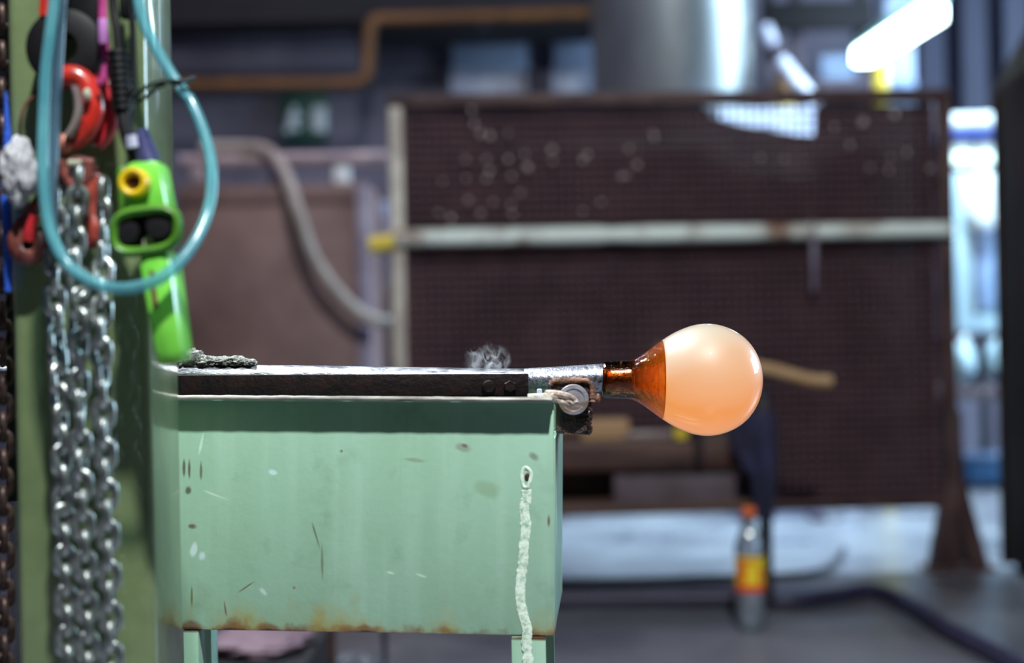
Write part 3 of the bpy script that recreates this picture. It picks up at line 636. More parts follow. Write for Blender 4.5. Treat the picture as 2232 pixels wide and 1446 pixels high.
# ------------------------------------------------------------------ the glassmaker's bench behind the hot glass
d = 3.85
be = thing('workbench', (P(1400, 1000, d).x, 4.0, 0), 'low brown wooden bench in front of the wire screen', 'bench')
zt = P(1400, 962, d).z
xl, xr = P(900, 980, d).x, P(1640, 980, d).x
for i in range(3): obj('plank', MB().box(((xl + xr) / 2, d + .06 + i * .122, zt - .022), (xr - xl, .118, .044), None, .005), M['wood'], be)
obj('side_rail', MB().box(((xl + xr) / 2, d + .02, zt - .062), (xr - xl - .02, .03, .036), None, .004), M['brown_leg'], be)
obj('storage_box', pxbox(MB(), 1338, 1012, 1604, 1098, d + .03, .28, .008), M['plum_box'], be)
obj('box_bottom_rail', pxbox(MB(), 1000, 1098, 1640, 1122, d + .02, .3, .005), M['wood'], be)
obj('dark_backboard', pxbox(MB(), 1000, 1006, 1336, 1100, d + .16, .02, .004), M['brown_leg'], be)
lx = P(1675, 1335, d).x
ztop = P(1675, 858, d).z
obj('leg', MB().box((lx, d + .02, ztop / 2), (.032, .034, ztop), None, .004), M['black_leg'], be, label='tall black right leg with a rest on top')
obj('leg', MB().box((lx, d + .32, zt / 2), (.03, .03, zt), None, .004), M['black_leg'], be)
for yy in (.02, .32): obj('leg', MB().box((xl + .03, d + yy, (zt - .044) / 2), (.03, .03, zt - .044), None, .004), M['black_leg'], be)
obj('end_bracket', MB().box(((xr + lx) / 2, d + .17, zt - .05), (lx - xr + .03, .34, .03), None, .004), M['black_leg'], be)
# navy cloth hanging over the right end
mb = MB(); rows = []
prof = [(1598, 910, 1686, 896), (1590, 940, 1692, 915), (1596, 980, 1694, 950), (1618, 1010, 1692, 1000), (1640, 1040, 1692, 1040), (1645, 1090, 1690, 1090), (1648, 1132, 1688, 1132)]
vs = []; NX = 14
for j, (xa, ya, xb, yb) in enumerate(prof):
    for i in range(NX + 1):
        s_ = i / NX
        vs.append(P(xa + (xb - xa) * s_, ya + (yb - ya) * s_, d - .045 - .022 * math.sin(s_ * 9 + j * .5) - (.03 * math.sin(PI * s_))))
fs = [(j * (NX + 1) + i, j * (NX + 1) + i + 1, (j + 1) * (NX + 1) + i + 1, (j + 1) * (NX + 1) + i) for j in range(len(prof) - 1) for i in range(NX)]
cl = MB().add(vs, fs)
off = len(vs); cl.add([v + V((0, .05, 0)) for v in vs], [f[::-1] for f in fs])
per = [i for i in range(NX + 1)] + [j * (NX + 1) + NX for j in range(1, len(prof))] + [(len(prof) - 1) * (NX + 1) + i for i in range(NX - 1, -1, -1)] + [j * (NX + 1) for j in range(len(prof) - 2, 0, -1)]
cl.f += [(per[i], per[(i + 1) % len(per)], per[(i + 1) % len(per)] + off, per[i] + off) for i in range(len(per))]
obj('work_cloth', cl, M['navy_cloth'], label='dark navy cloth hung over the right end of the bench', cat='cloth', sharp=70)
# tools on the bench
t = thing('wooden_block', P(1330, 962, d), 'tan wooden block on the bench behind the roller bracket', 'block')
a = P(1318, 940, d + .1); hh = P(1318, 914, d + .1).z - zt
obj('block', MB().box((a.x, d + .1, zt + hh / 2), (.135, .08, hh), None, .008), M['tan_wood'], t)
obj('grip', MB().tube([(a.x - .06, d + .1, zt + hh * .6), (a.x - .18, d + .1, zt + hh * .5)], .015, 10), M['tan_wood'], t)
t = thing('grey_trowel', P(1440, 965, d), 'dull grey flat tool lying on the bench', 'tool')
obj('blade', MB().box((P(1430, 960, d).x, d + .08, zt + .011), (.16, .06, .022), None, .004), M['grey_tin'], t)
obj('handle', MB().tube([(P(1455, 960, d).x, d + .08, zt + .015), (P(1545, 960, d).x, d + .1, zt + .016)], .013, 10), M['wood'], t)
t = thing('yellow_pot', P(1487, 962, d), 'small yellow pot on the bench under the hot glass', 'pot')
q = P(1487, 962, d - .0)
obj('pot', MB().lathe((q.x, d + .03, zt + .001), (0, 0, 1), [(0, .017), (.003, .02), (.022, .022), (.024, .019), (.01, .017)], 20), M['bright_yellow'], t)
obj('lid', MB().lathe((q.x, d + .03, zt + .025), (0, 0, 1), [(0, .021), (.004, .021), (.006, .006), (.01, .005)], 16), M['yellow'], t)
t = thing('wooden_paddle', P(1740, 820, d), 'tan wooden handle poking out behind the hot glass at right', 'paddle')
hp = [P(1490, 778, d - .05), P(1560, 786, d - .03), P(1680, 806, d + .01), P(1760, 828, d + .02), P(1812, 832, d + .02)]
obj('handle', MB().tube(spl(hp, 5), [.012] * 8 + [.017] * 13, 12), M['tan_wood'], t)
obj('end_knob', MB().blob(P(1806, 832, d + .02), (.014, .018, .018), .05, 1, 2), M['tan_wood'], t)
obj('paddle_blade', MB().box(P(1470, 776, d - .055), (.11, .02, .07), None, .008), M['wood'], t)
rs = obj('leg_rest', MB().box(V((lx, d + .02, ztop + .004)), (.06, .05, .012), None, .003), M['black_leg'], be)
# a second rest under the paddle, behind the glass
q = P(1520, 782, d - .03)
obj('paddle_rest', MB().box((q.x, d - .02, (q.z - .012 + zt - .06) / 2), (.02, .02, q.z - .012 - zt + .06), None, .003), M['black_leg'], be)

# clear bottle
bd = gd(1637, 1372); q = P(1637, 1372, bd); k = bd / K
bt = thing('water_bottle', (q.x, bd, 0), 'clear plastic bottle with yellow label and orange cap on the floor', 'bottle')
H = 262 * k
r = 33 * k
pr = [(0.0, r * .7), (0.004, r * .92), (.014, r), (H * .30, r), (H * .32, r * .96), (H * .62, r * .96), (H * .64, r), (H * .70, r * .96), (H * .80, r * .66), (H * .87, r * .38), (H * .90, r * .34), (H * .95, r * .34)]
inner = [(t_, max(r_ - .0022, .004)) for t_, r_ in pr[::-1]]; inner[-1] = (.004, r * .6)
obj('shell', MB().lathe((q.x, bd, 0.001), (0, 0, 1), pr + inner, 32, closed=True), M['bottle'], bt)
lb = obj('label', MB().lathe((q.x, bd, 0), (0, 0, 1), [(H * .325, r * .975), (H * .615, r * .975), (H * .615, r * .965), (H * .325, r * .965)], 32, closed=True), M['label_yellow'], bt, label='yellow paper label')
obj('red_band', MB().lathe((q.x, bd, 0), (0, 0, 1), [(H * .325, r * .985), (H * .385, r * .985), (H * .385, r * .976), (H * .325, r * .976)], 32, closed=True), M['label_red'], lb)
mb = MB()
for (a0, a1, z0, z1) in ((-2.6, -2.0, .40, .60), (-1.15, -.75, .40, .52), (-2.5, -1.2, .565, .59)):
    vs = []; N_ = 8
    for i in range(N_ + 1):
        a = a0 + (a1 - a0) * i / N_
        for rr in (.977, .986):
            for zz in (z0, z1): vs.append(V((q.x + math.cos(a) * r * rr, bd + math.sin(a) * r * rr, H * zz)))
    fs = []
    for i in range(N_):
        o = i * 4; e = o + 4
        fs += [(o + 2, o + 3, e + 3, e + 2), (o, e, e + 1, o + 1), (o + 1, e + 1, e + 3, o + 3), (o, o + 2, e + 2, e)]
    fs += [(0, 1, 3, 2), (N_ * 4, N_ * 4 + 2, N_ * 4 + 3, N_ * 4 + 1)]
    mb.add(vs, fs)
obj('print', mb, M['orange_cap'], lb)
obj('cap', MB().lathe((q.x, bd, H * .945), (0, 0, 1), [(0, r * .42), (.003, r * .45), (H * .06, r * .45), (H * .068, r * .40)], 24), M['orange_cap'], bt)
obj('neck_ring', MB().lathe((q.x, bd, H * .915), (0, 0, 1), [(0, r * .36), (.001, r * .46), (.005, r * .46), (.006, r * .36)], 24), M['bottle'], bt)

# hoses lying on the floor
def fl(px, py, zz): dd = gd(px, py); v = P(px, py, dd); v.z = zz; return v
pts = [fl(900, 1330, .022), fl(1215, 1325, .022), fl(1450, 1322, .022), fl(1600, 1322, .022), fl(1720, 1328, .022), fl(1820, 1318, .022), fl(1905, 1306, .022), fl(1985, 1340, .022), fl(2070, 1395, .022), fl(2160, 1442, .022), fl(2260, 1500, .022)]
obj('floor_hose', MB().tube(spl(pts, 10), .022, 12), M['navy_hose'], label='thick navy hose crossing the floor behind the bottle', cat='hose')
pts = [fl(1000, 1268, .012), fl(1215, 1276, .012), fl(1400, 1274, .012), fl(1560, 1268, .012), fl(1700, 1264, .012), fl(1800, 1250, .012), fl(1840, 1205, .012)]
obj('floor_cable', MB().tube(spl(pts, 10), .009, 10), M['dark_hose'], label='thin black cable on the pale floor below the bench', cat='cable')

# things seen under the trough
q = fl(560, 1500, 0); dd = gd(560, 1500)
t = thing('paper_sack', (P(565, 1396, 2.6).x, 2.6, 0), 'mauve paper sack on a dark crate under the trough', 'sack')
c = P(565, 1392, 2.6)
mb = MB().blob(c, (.098, .12, .020), .25, 1.6, 4, 3.0); obj('sack', mb, M['mauve_sack'], t)
obj('fold', MB().tube([c + V((-.09, -.02, -.002)), c + V((-.06, -.06, .004)), c + V((0, -.08, .004)), c + V((.07, -.06, .002))], .008, 8), M['mauve_sack'], t)
t = thing('dark_crate', (P(560, 1440, 2.6).x, 2.6, 0), 'black crate under the mauve paper sack', 'crate')
zc = c.z - .018
obj('body', MB().box((c.x - .02, 2.62, zc / 2), (.25, .3, zc), None, .006), M['black_void'], t)
for zz in (.08, zc - .06): obj('slat', MB().box((c.x - .02, 2.463, zz), (.25, .014, .05), None, .003), M['black_void'], t)
q = P(715, 1420, 2.95)
t = thing('rusted_stand', (q.x, 2.95, 0), 'brown rusted steel stand seen under the trough', 'stand')
obj('post', MB().box((q.x, 2.95, .17), (.03, .03, .34), None, .003), M['brown_leg'], t)
obj('base', MB().box((q.x, 2.95, .008), (.09, .09, .016), None, .003), M['brown_leg'], t)
obj('top_plate', MB().box((q.x, 2.95, .345), (.08, .08, .012), None, .003), M['brown_leg'], t)
q = P(838, 1400, 3.0)
t = thing('thin_rod_stand', (q.x, 3.0, 0), 'thin dark rod standing on the floor under the trough', 'stand')
obj('rod', MB().tube([(q.x, 3.0, .01), (q.x, 3.0, .42)], .006, 8), M['black_leg'], t)
obj('foot', MB().lathe((q.x, 3.0, .001), (0, 0, 1), [(0, .05), (.008, .05), (.012, .01)], 18), M['black_leg'], t)
for i in range(3):
    dd = gd(758 + i * 38, 1452); v = fl(758 + i * 38, 1452 + 4 * i, 0)
    t = thing('floor_glint', v, ('bluish blob added as a floor glint nearest the rusted stand', 'middle bluish blob added as a floor glint under the trough', 'bluish blob added as a floor glint nearest the thin rod')[i], 'scrap')
    obj('scrap', MB().blob(v + V((0, 0, .014)), (.026, .02, .016), .3, 1.8, 2, i * 2.2), M['bottle'], t, flat=True)  # clear blobs added to give glints on the floor

# ------------------------------------------------------------------ green column
d = 1.08; cw = (330 - 30) * d / K
cx = P(176, 723, d).x; dep = 0.094
co = thing('steel_column', (cx, d + dep / 2, 0), 'tall green painted square steel column at left', 'column')
obj('shaft', MB().box((cx, d + dep / 2, 2.0), (cw, dep, 3.99), None, .007, 4), M['green'], co)
obj('base_plate', MB().box((cx, d + dep / 2, .01), (cw + .1, dep + .1, .02), None, .003), M['green'], co)
t = thing('wire_loop', P(60, 250, 1.06), 'thin rusty wire loop on the column above the grey rag', 'wire')
obj('wire', MB().tube(spl([P(95, 150, 1.06), P(84, 195, 1.06), P(58, 225, 1.055), P(46, 258, 1.05), P(44, 300, 1.055), P(50, 325, 1.06)], 6), .0013, 6), M['rusty_wire'], t)

# ------------------------------------------------------------------ cooling trough
SCL = 1.25 / K
TL, TR, BL = P(380, 863, 1.262), P(1210, 868, 1.239), P(392, 1371, 1.262)
tu = (TR - TL); TW = tu.length; tu.normalize(); tz = (TL - BL); tz = (tz - tu * tz.dot(tu)).normalized(); ty = tz.cross(tu)
TM = Matrix(((tu.x, ty.x, tz.x, TL.x), (tu.y, ty.y, tz.y, TL.y), (tu.z, ty.z, tz.z, TL.z), (0, 0, 0, 1)))
M['trough'] = trough_paint(SCL)
trm = TM.to_3x3()
tr = thing('green_trough', None, 'mint green painted steel trough with rusty bottom edge and white drip', 'trough', mtx=TM)
def T(x, y, z): return TM @ V((x, y, z))
def tbox(mb, x0, x1, y0, y1, z0, z1, bev=.001): return mb.box(T((x0 + x1) / 2, (y0 + y1) / 2, (z0 + z1) / 2), (x1 - x0, y1 - y0, z1 - z0), trm, bev)
TH = 0.2075; X0 = -.06; TD = .21
obj('front_panel', tbox(MB(), X0, TW - .001, 0, .005, -TH, -.003, .001), M['trough'], tr)
obj('back_panel', tbox(MB(), X0, TW - .001, TD - .005, TD, -TH, -.003), M['trough'], tr)
obj('end_panel', tbox(MB(), TW - .006, TW, .004, TD - .004, -TH, -.035), M['trough'], tr)
obj('end_panel', tbox(MB(), X0, X0 + .005, .004, TD - .004, -TH, -.01), M['trough'], tr)
obj('bottom_panel', tbox(MB(), X0, TW - .002, .003, TD - .003, -TH, -TH + .004), M['trough'], tr)
OV = .0185
vs = []; fs = []; NR = 60
mb = MB()
pts = [T(X0 + (TW - .002 - X0) * i / NR, -OV + .002 + .0006 * noise.noise(V((i * .35, 0, 0))), -.0008 + .0007 * noise.noise(V((i * .5, 3, 0)))) for i in range(NR + 1)]
rim = obj('rim_flange', tbox(MB(), X0, TW - .002, -OV + .001, .006, -.0035, -.0005, .0008), M['trough'], tr)
obj('worn_rim_edge', mb.tube(pts, [.0021 + .0004 * noise.noise(V((i * .6, 9, 0))) for i in range(NR + 1)], 8), M['bare_edge'], rim, label='bare worn steel edge')
lx0, lx1 = (1124 - 380) * SCL, (1199 - 380) * SCL
def tleg(x0, x1, y0, y1):
    """A leg straight down to the floor from under the trough."""
    a = T(x0, y0, -TH - .0006); b_ = T(x1, y0, -TH - .0006)
    top = min(a.z, b_.z)
    return MB().prism([V((a.x, a.y, 0)), V((b_.x, a.y, 0)), b_, a], (0, y1 - y0, 0), .0015)
obj('leg', tleg(lx0, lx1, .0005, .03), M['trough'], tr)
obj('leg', tleg(.008, .022, .0005, .03), M['trough'], tr)
obj('leg', tleg(lx0, lx1, TD - .03, TD), M['trough'], tr)
obj('leg', tleg(-.032, -.018, TD - .03, TD), M['trough'], tr)
def tp(px, py): return T((px - 380) * SCL, -.0002, -(py - 863) * SCL)
path = [tp(x, y) for x, y in ((1157, 1062), (1158, 1080), (1152, 1100), (1156, 1140), (1152, 1180), (1150, 1220), (1146, 1250), (1144, 1285), (1146, 1310), (1153, 1340), (1160, 1365), (1158, 1390), (1161, 1430), (1159, 1480), (1160, 1560))]
path = spl(path, 10)
rad = [.0043 + .0013 * noise.noise(V((i * .33, 5, 0))) + .0008 * noise.noise(V((i * .9, 1, 0))) for i in range(len(path))]
dp = obj('white_drip', MB().tube(path, rad, 8, flat=.12), M['lime_scale'], tr, label='chalky white drip running down the right end')
ring = spl([tp(x, y) for x, y in ((1156, 1014), (1166, 1024), (1165, 1040), (1160, 1056), (1150, 1054), (1147, 1038), (1149, 1020))], 6, closed=True)
obj('drip_ring', MB().tube(ring, .0016, 8, closed=True, flat=.4), M['lime_scale'], dp)
obj('rust_spot', MB().blob(tp(1158, 1034), (.0022, .0008, .0035), .3, 2, 2), M['brown_leg'], dp)

# dark rail in front of the blowpipe
RA, RB = P(330, 842, 1.318), P(1152, 839, 1.302)
ra_u = (RB - RA).normalized(); ra_y = V((0, 0, 1)).cross(ra_u).normalized(); ra_z = ra_u.cross(ra_y)
RM = Matrix((ra_u, ra_y, ra_z)).transposed()
rl = thing('angle_rail', RA, 'scorched dark steel rail between the trough rim and the pipe', 'rail')
RL = (RB - RA).length; kz = 1.31 / K
obj('upright_web', MB().box((RA + RB) / 2, (RL, .006, 48 * kz), RM, .0012), M['dark_steel'], rl)
obj('foot_flange', MB().box((RA + RB) / 2 - ra_z * (31 * kz) + ra_y * .02, (RL, .05, .006), RM, .0012), M['dark_steel'], rl)
for xx in (1066, 1112): obj('bolt_head', MB().lathe(P(xx, 843, 1.3005), (0, -1, 0), [(-.002, .0062), (.0035, .0062), (.0045, .005)], 6 if xx > 1100 else 16), M['dark_steel'], rl)
for xx in (480, 800, 1120):
    q = P(xx, 866, 1.33); fl_ = T((xx - 380) * SCL, .09, -TH + .004)
    obj('support', MB().box(V((q.x, 1.335, (q.z + fl_.z) / 2)), (.02, .03, q.z - fl_.z), None, .002), M['dark_steel'], rl)
# scrap of rail end and white chip beside the roller
t = thing('steel_chip', P(1172, 858, 1.30), 'small bright chip between rail end and roller bracket', 'chip')
obj('chip', MB().box(P(1176, 861, 1.312), (.005, .005, .011), None, .001), M['pale_tube'], t)

# ------------------------------------------------------------------ blowpipe with the hot glass
GD = 1.36; kg = GD / K
pi_ = thing('blowpipe', P(1320, 823, GD), 'polished steel blowpipe lying over the green trough', 'pipe')
P0, P1, P2 = P(-160, 822, GD), P(1060, 832, GD), P(1150, 831, GD)
rr0 = 28 * kg
mid = [P(-160, 818, GD), P(375, 821, GD), P(800, 826, GD), P(1000, 829, GD), P(1148, 831, GD)]
sh = spl(mid, 10)
obj('shaft', MB().tube(sh, [27 * kg] * len(sh), 28), M['pipe'], pi_)
A, B = P(1140, 831, GD), P(1322, 824, GD)
axp = (B - A).normalized(); L = (B - A).length
obj('head', MB().lathe(A, axp, [(0, 26.2 * kg), (.002, 27.4 * kg), (L * .5, 29 * kg), (L * .9, 31 * kg), (L * .985, 31.5 * kg), (L, 30 * kg)], 40), M['pipe_head'], pi_)
# wisp of wool on the pipe
mw = thing('wool_scrap', P(450, 795, GD), 'grey fluffy wool scrap lying on the pipe beside the pendant', 'wool')
mb = MB()
for i, (xx, yy, rx, rz) in enumerate(((392, 790, 15, 20), (420, 782, 26, 20), (452, 789, 26, 13), (490, 789, 26, 11), (518, 788, 22, 12), (544, 791, 14, 8))):
    mb.blob(P(xx, yy, GD - .0), (rx * kg, .011, rz * kg), .35, 2.4, 4, i * 4.3)
obj('tuft', mb, M['wool'], mw, sharp=180)

GO = P(1540, 828, GD); gx = R_.copy()
prof_px = [(1312, 33), (1315, 38), (1330, 41.5), (1352, 42), (1370, 42.5), (1382, 45), (1395, 52), (1410, 62), (1425, 73), (1443, 86), (1465, 100), (1488, 111), (1512, 119), (1538, 122.5), (1562, 120.5), (1585, 114), (1607, 103), (1626, 88), (1642, 68), (1653, 46), (1659, 24), (1661, 0.5)]
def smooth_prof(a, n=5):
    v = spl([V((x, r, 0)) for x, r in a], n); return [((p.x - 1540) * kg, max(p.y, .2) * kg) for p in v]
full = smooth_prof(prof_px)
cut = (1443 - 1540) * kg
hg = thing('hot_glass_bubble', GO, 'glowing orange pear shaped glass bubble on the pipe end', 'glass')
neck = [p for p in full if p[0] <= cut - .0001] + [(cut - .0002, 85.8 * kg)]
# hollow neck: outer skin, then the cavity that the breath has left
inner = [(cut - .0002, 66 * kg), (cut - 12 * kg, 56 * kg), (cut - 26 * kg, 44 * kg), (cut - 42 * kg, 31 * kg), (cut - 56 * kg, 20 * kg), (cut - 72 * kg, 10 * kg)]
nk = obj('amber_neck', MB().lathe(GO, gx, [((1311 - 1540) * kg, 30 * kg)] + neck + [(p[0], p[1] - 4 * kg) for p in neck[::-1]], 64, closed=True), M['amber'], hg, label='clear amber glass neck around the pipe end', sharp=60)
core = [(cut, .5 * kg), (cut, 60 * kg), (cut, 84 * kg), (cut + .0002, 86.2 * kg)] + [p for p in full if p[0] > cut + .0003]
obj('opal_bulb', MB().lathe(GO, gx, core, 72), M['hot'], hg, label='opaque glowing cream and orange bulb', sharp=60)
obj('pipe_plug', MB().lathe(GO, gx, [((1318 - 1540) * kg, 31 * kg), ((1374 - 1540) * kg, 31 * kg), ((1380 - 1540) * kg, 28 * kg), ((1382 - 1540) * kg, 18 * kg)], 32), M['pipe_head'], hg, label='dark pipe end inside the neck')
random.seed(3)
for i in range(16):
    xx = random.uniform(1330, 1436); a = random.uniform(-1.2, 1.4)
    rr = [r for x, r in prof_px if x <= xx][-1] * kg * .93
    c = GO + gx * ((xx - 1540) * kg) + V((0, -math.cos(a) * rr, math.sin(a) * rr)); s_ = random.uniform(.0005, .0012)
    obj('air_bubble', MB().blob(c, (s_, s_, s_), 0, 1, 2), M['bottle'], nk)
# smoke
sc_ = P(1062, 786, GD)
so = obj('smoke', MB().box(sc_, (.052, .03, .042)), M['smoke'], label='thin wisp of grey smoke rising from the pipe', cat='smoke', kind='stuff', origin=sc_)

# ------------------------------------------------------------------ roller bracket at the trough end
bd_ = 1.262; kb = bd_ / K
rb = thing('roller_bracket', P(1248, 948, bd_), 'oily rusted bracket block with a bright roller at the trough end', 'bracket')
mb = MB(); outline = [(1212, 946), (1287, 949), (1288, 905), (1291, 880), (1289, 832), (1200, 836), (1201, 868), (1212, 885)]
obj('block', mb.prism([P(x, y, bd_) for x, y in outline], (0, .11, 0), .0015), M['rust_block'], rb)
mb = MB().tube(spl([P(1200, 840, bd_ - .001), P(1208, 831, bd_ - .001), P(1240, 829, bd_ - .001), P(1275, 830, bd_ - .001), P(1289, 838, bd_ - .001), P(1291, 858, bd_ - .001), P(1291, 876, bd_ - .001)], 6), [.0025 + .0012 * noise.noise(V((i * .9, 2, 2))) for i in range(37)], 10)
obj('cap_strip', mb, M['rust_cap'], rb, label='orange brown rusted cap strip')
ro = obj('roller', MB().lathe(P(1249, 871, bd_), (0, -1, 0), [(-.02, 31 * kb), (.002, 33 * kb), (.003, 33.5 * kb), (.0085, 33.5 * kb), (.0098, 32 * kb), (.0102, 25 * kb), (.0092, 23 * kb), (.0090, .5 * kb)], 48), M['roller'], rb, label='bright turned steel roller')
obj('pin', MB().lathe(P(1298, 868, bd_ + .005), (1, -.15, 0), [(-.005, 6 * kb), (.0, 9 * kb), (.003, 9.5 * kb), (.0045, 6 * kb)], 14), M['rust_cap'], rb)
mb = MB()
random.seed(5)
for i in range(26):
    yy = 890 + i * 2.2; mb.blob(P(1286 + random.uniform(-3, 3), yy, bd_ - .0005), (.0018, .0014, .0016), .3, 2, 1, i)
obj('grease_beads', mb, M['rust_block'], rb, kind='stuff')
# frayed cord from the rim over the roller
cr = thing('frayed_cord', P(1200, 868, 1.238), 'frayed white cord end twisted over the bright roller', 'cord')
dc = 1.2345
mb = MB().tube(spl([P(1150, 867, dc), P(1188, 866, dc), P(1206, 866, dc)], 6), [.0032, .0042], 10); obj('strand', mb, M['cord'], cr)
for pts, r0, r1 in (([(1190, 861), (1210, 860), (1235, 864), (1252, 872), (1256, 880)], .0042, .002), ([(1195, 868), (1215, 872), (1232, 880), (1244, 886)], .0036, .0016), ([(1200, 866), (1222, 868), (1240, 876), (1250, 882)], .003, .0014), ([(1196, 858), (1216, 860), (1230, 868)], .002, .001)):
    s_ = spl([P(x, y, dc + .003 * (i % 2)) for i, (x, y) in enumerate(pts)], 6)
    obj('strand', MB().tube(s_, [r0 + (r1 - r0) * i / (len(s_) - 1) for i in range(len(s_))], 8), M['cord'], cr)

# ------------------------------------------------------------------ hoist chains
LR, LRW, LS, PITCH = .0057, .0030, .0086, .0146
def link_mesh():
    pts = []
    for i in range(9): a = PI * i / 8; pts.append(V((math.cos(a) * LR, 0, LS / 2 + math.sin(a) * LR)))
    for i in range(9): a = PI + PI * i / 8; pts.append(V((math.cos(a) * LR, 0, -LS / 2 + math.sin(a) * LR)))
    return MB().tube(pts, LRW, 9, closed=True)
LINK = {}
def chain(label, path, m, base, group='steel hoist chains hanging beside the column'):
    pts = spl(path, 30); L = [0.0]
    for i in range(1, len(pts)): L.append(L[-1] + (pts[i] - pts[i - 1]).length)
    root = thing('hoist_chain', pts[0], label, 'chain', group)
    n = int(L[-1] / PITCH); j = 0
    for k_ in range(n):
        s_ = k_ * PITCH
        while j < len(L) - 2 and L[j + 1] < s_: j += 1
        f = (s_ - L[j]) / (L[j + 1] - L[j]); p = pts[j].lerp(pts[j + 1], f); tg = (pts[j + 1] - pts[j]).normalized()
        if m not in LINK:
            o0 = obj('link', link_mesh(), M[m], root); LINK[m] = o0; o = o0
        else:
            o = LINK[m].copy(); COL.objects.link(o); o.parent = root; o.name = 'link'
        q = (-tg).to_track_quat('Z', 'Y').to_matrix()
        ang = base + (PI / 2 if k_ % 2 else 0) + random.uniform(-.12, .12)
        o.matrix_basis = Matrix.Translation(p - pts[0]) @ (q @ Matrix.Rotation(ang, 3, 'Z')).to_4x4()
    return root
# the first link mesh of each material is built about the origin of its own chain
random.seed(11)
for m in ('chain', 'rust_chain'):
    me = bpy.data.meshes.new('link'); lm = link_mesh(); me.from_pydata([tuple(v) for v in lm.v], [], lm.f)
    for p in me.polygons: p.use_smooth = True
    me.materials.append(M[m]); LINK[m] = bpy.data.objects.new('link', me)
dch = 1.03
chain('bright steel chain strand nearest the column left edge of three', [P(124, 395, dch + .015), P(122, 560, dch + .012), P(120, 700, dch + .008), P(130, 850, dch), P(136, 1100, dch), P(143, 1300, dch), P(150, 1560, dch)], 'chain', .55)
chain('bright steel chain strand in the middle of three', [P(172, 395, dch - .012), P(165, 520, dch - .012), P(172, 640, dch - .012), P(171, 760, dch - .01), P(172, 850, dch - .006), P(180, 1100, dch - .006), P(188, 1300, dch - .006), P(196, 1560, dch - .006)], 'chain', .35)
chain('bright steel chain strand nearest the lime pendant of three', [P(226, 420, dch), P(225, 560, dch), P(220, 700, dch - .01), P(224, 850, dch - .01), P(234, 1100, dch - .01), P(240, 1300, dch - .01), P(247, 1560, dch - .01)], 'chain', .15)
chain('dull brown chain hanging at the left frame edge beside the blue strap', [P(2, -120, 1.12), P(4, 300, 1.12), P(5, 700, 1.12), P(7, 1100, 1.12), P(9, 1560, 1.12)], 'rust_chain', .4, 'dull chain')

# ------------------------------------------------------------------ hooks and slings
def tub(pts, d, r, n=6, sides=12, flat=None):
    s_ = spl([P(x, y, d + (z if z else 0)) for x, y, z in [(p + (0,))[:3] for p in pts]], n)
    if isinstance(r, list):
        R = []
        for i in range(len(s_)):
            f = i / (len(s_) - 1) * (len(r) - 1); j = min(int(f), len(r) - 2); R.append(r[j] + (r[j + 1] - r[j]) * (f - j))
        r = R
    return MB().tube(s_, r, sides, flat=flat)
hb = thing('hook_block', P(150, 110, 1.0560), 'dark round hook block with a hole in front of the column', 'block')
mb = MB().lathe(P(148, 108, 1.0560), (0, -1, 0), [(-.012, .011), (-.012, .024), (-.009, .0285), (.009, .0285), (.012, .024), (.012, .011)], 36, closed=True)
obj('sheave', mb, M['black_rubber'], hb)
obj('side_plate', MB().prism([P(132, -60, 1.0530), P(232, -60, 1.0530), P(228, 60, 1.0530), P(214, 150, 1.0530), P(190, 190, 1.0530), P(184, 190, 1.0530), P(186, 90, 1.0530), P(150, 60, 1.0530), P(132, 40, 1.0530)], (0, .004, 0), .001), M['black_plastic'], hb)
obj('lower_plate', MB().prism([P(134, 142, 1.0540), P(196, 135, 1.0540), P(198, 188, 1.0540), P(140, 188, 1.0540)], (0, .02, 0), .003), M['black_plastic'], hb)
hk = thing('sling_hook', P(165, 170, 1.0480), 'orange red sling hook with a grey latch above the chains', 'hook')
obj('hook_body', tub([(126, 178), (142, 168), (165, 168), (186, 182), (199, 208), (203, 238), (195, 270), (178, 298), (158, 314), (140, 318)], 1.0420, [.0075, .0085, .0085, .008, .008, .0085, .008, .0065, .005, .004]), M['red'], hk)
obj('latch', tub([(163, 190), (170, 215), (172, 245), (164, 275), (150, 298)], 1.0340, .0032, flat=2), M['grey_tin'], hk, label='grey safety latch')
obj('hook_tip', MB().blob(P(140, 314, 1.0400), (.0068, .007, .0075), .15, 1.5, 3), M['salmon'], hk, label='rubbed salmon coloured tip')
obj('latch_pin', MB().blob(P(190, 206, 1.0300), (.003, .003, .005), .1, 1, 2), M['pale_tag'], hk)
hk = thing('sling_hook', P(215, 185, 1.0580), 'crimson sling hook close behind the orange red one', 'hook')
obj('hook_body', tub([(206, 180), (218, 192), (230, 216), (238, 246), (236, 276), (226, 300), (212, 318)], 1.0540, [.006, .007, .0075, .0075, .007, .006, .0045]), M['crimson'], hk)
obj('eye', tub([(206, 182), (216, 168), (226, 172), (228, 186), (218, 192)], 1.0520, .0035), M['crimson'], hk)
hk = thing('shackle', P(165, 355, 1.0480), 'brownish red shackle holding the chain tops', 'shackle')
obj('bar', tub([(128, 358), (165, 352), (204, 358)], 1.0420, .0046), M['brown_red'], hk)
obj('prong', tub([(132, 356), (142, 380), (154, 402), (164, 418)], 1.0400, [.005, .0045, .004, .003]), M['brown_red'], hk)
obj('prong', tub([(202, 356), (194, 380), (184, 402), (178, 424)], 1.0400, [.005, .0045, .004, .003]), M['brown_red'], hk)
obj('pin', MB().tube([P(150, 357, 1.0345), P(178, 357, 1.0345)], .003, 10), M['pale_tag'], hk)  # pale bar painted in for a white glint on the shackle
hk = thing('sling_hook', P(205, 400, 1.0480), 'red hook hanging between the chain strands', 'hook')
obj('hook_body', tub([(222, 398), (208, 412), (197, 440), (200, 470), (208, 495), (206, 520), (192, 536)], 1.0360, [.006, .0062, .006, .006, .0075, .007, .004]), M['red_worn'], hk)
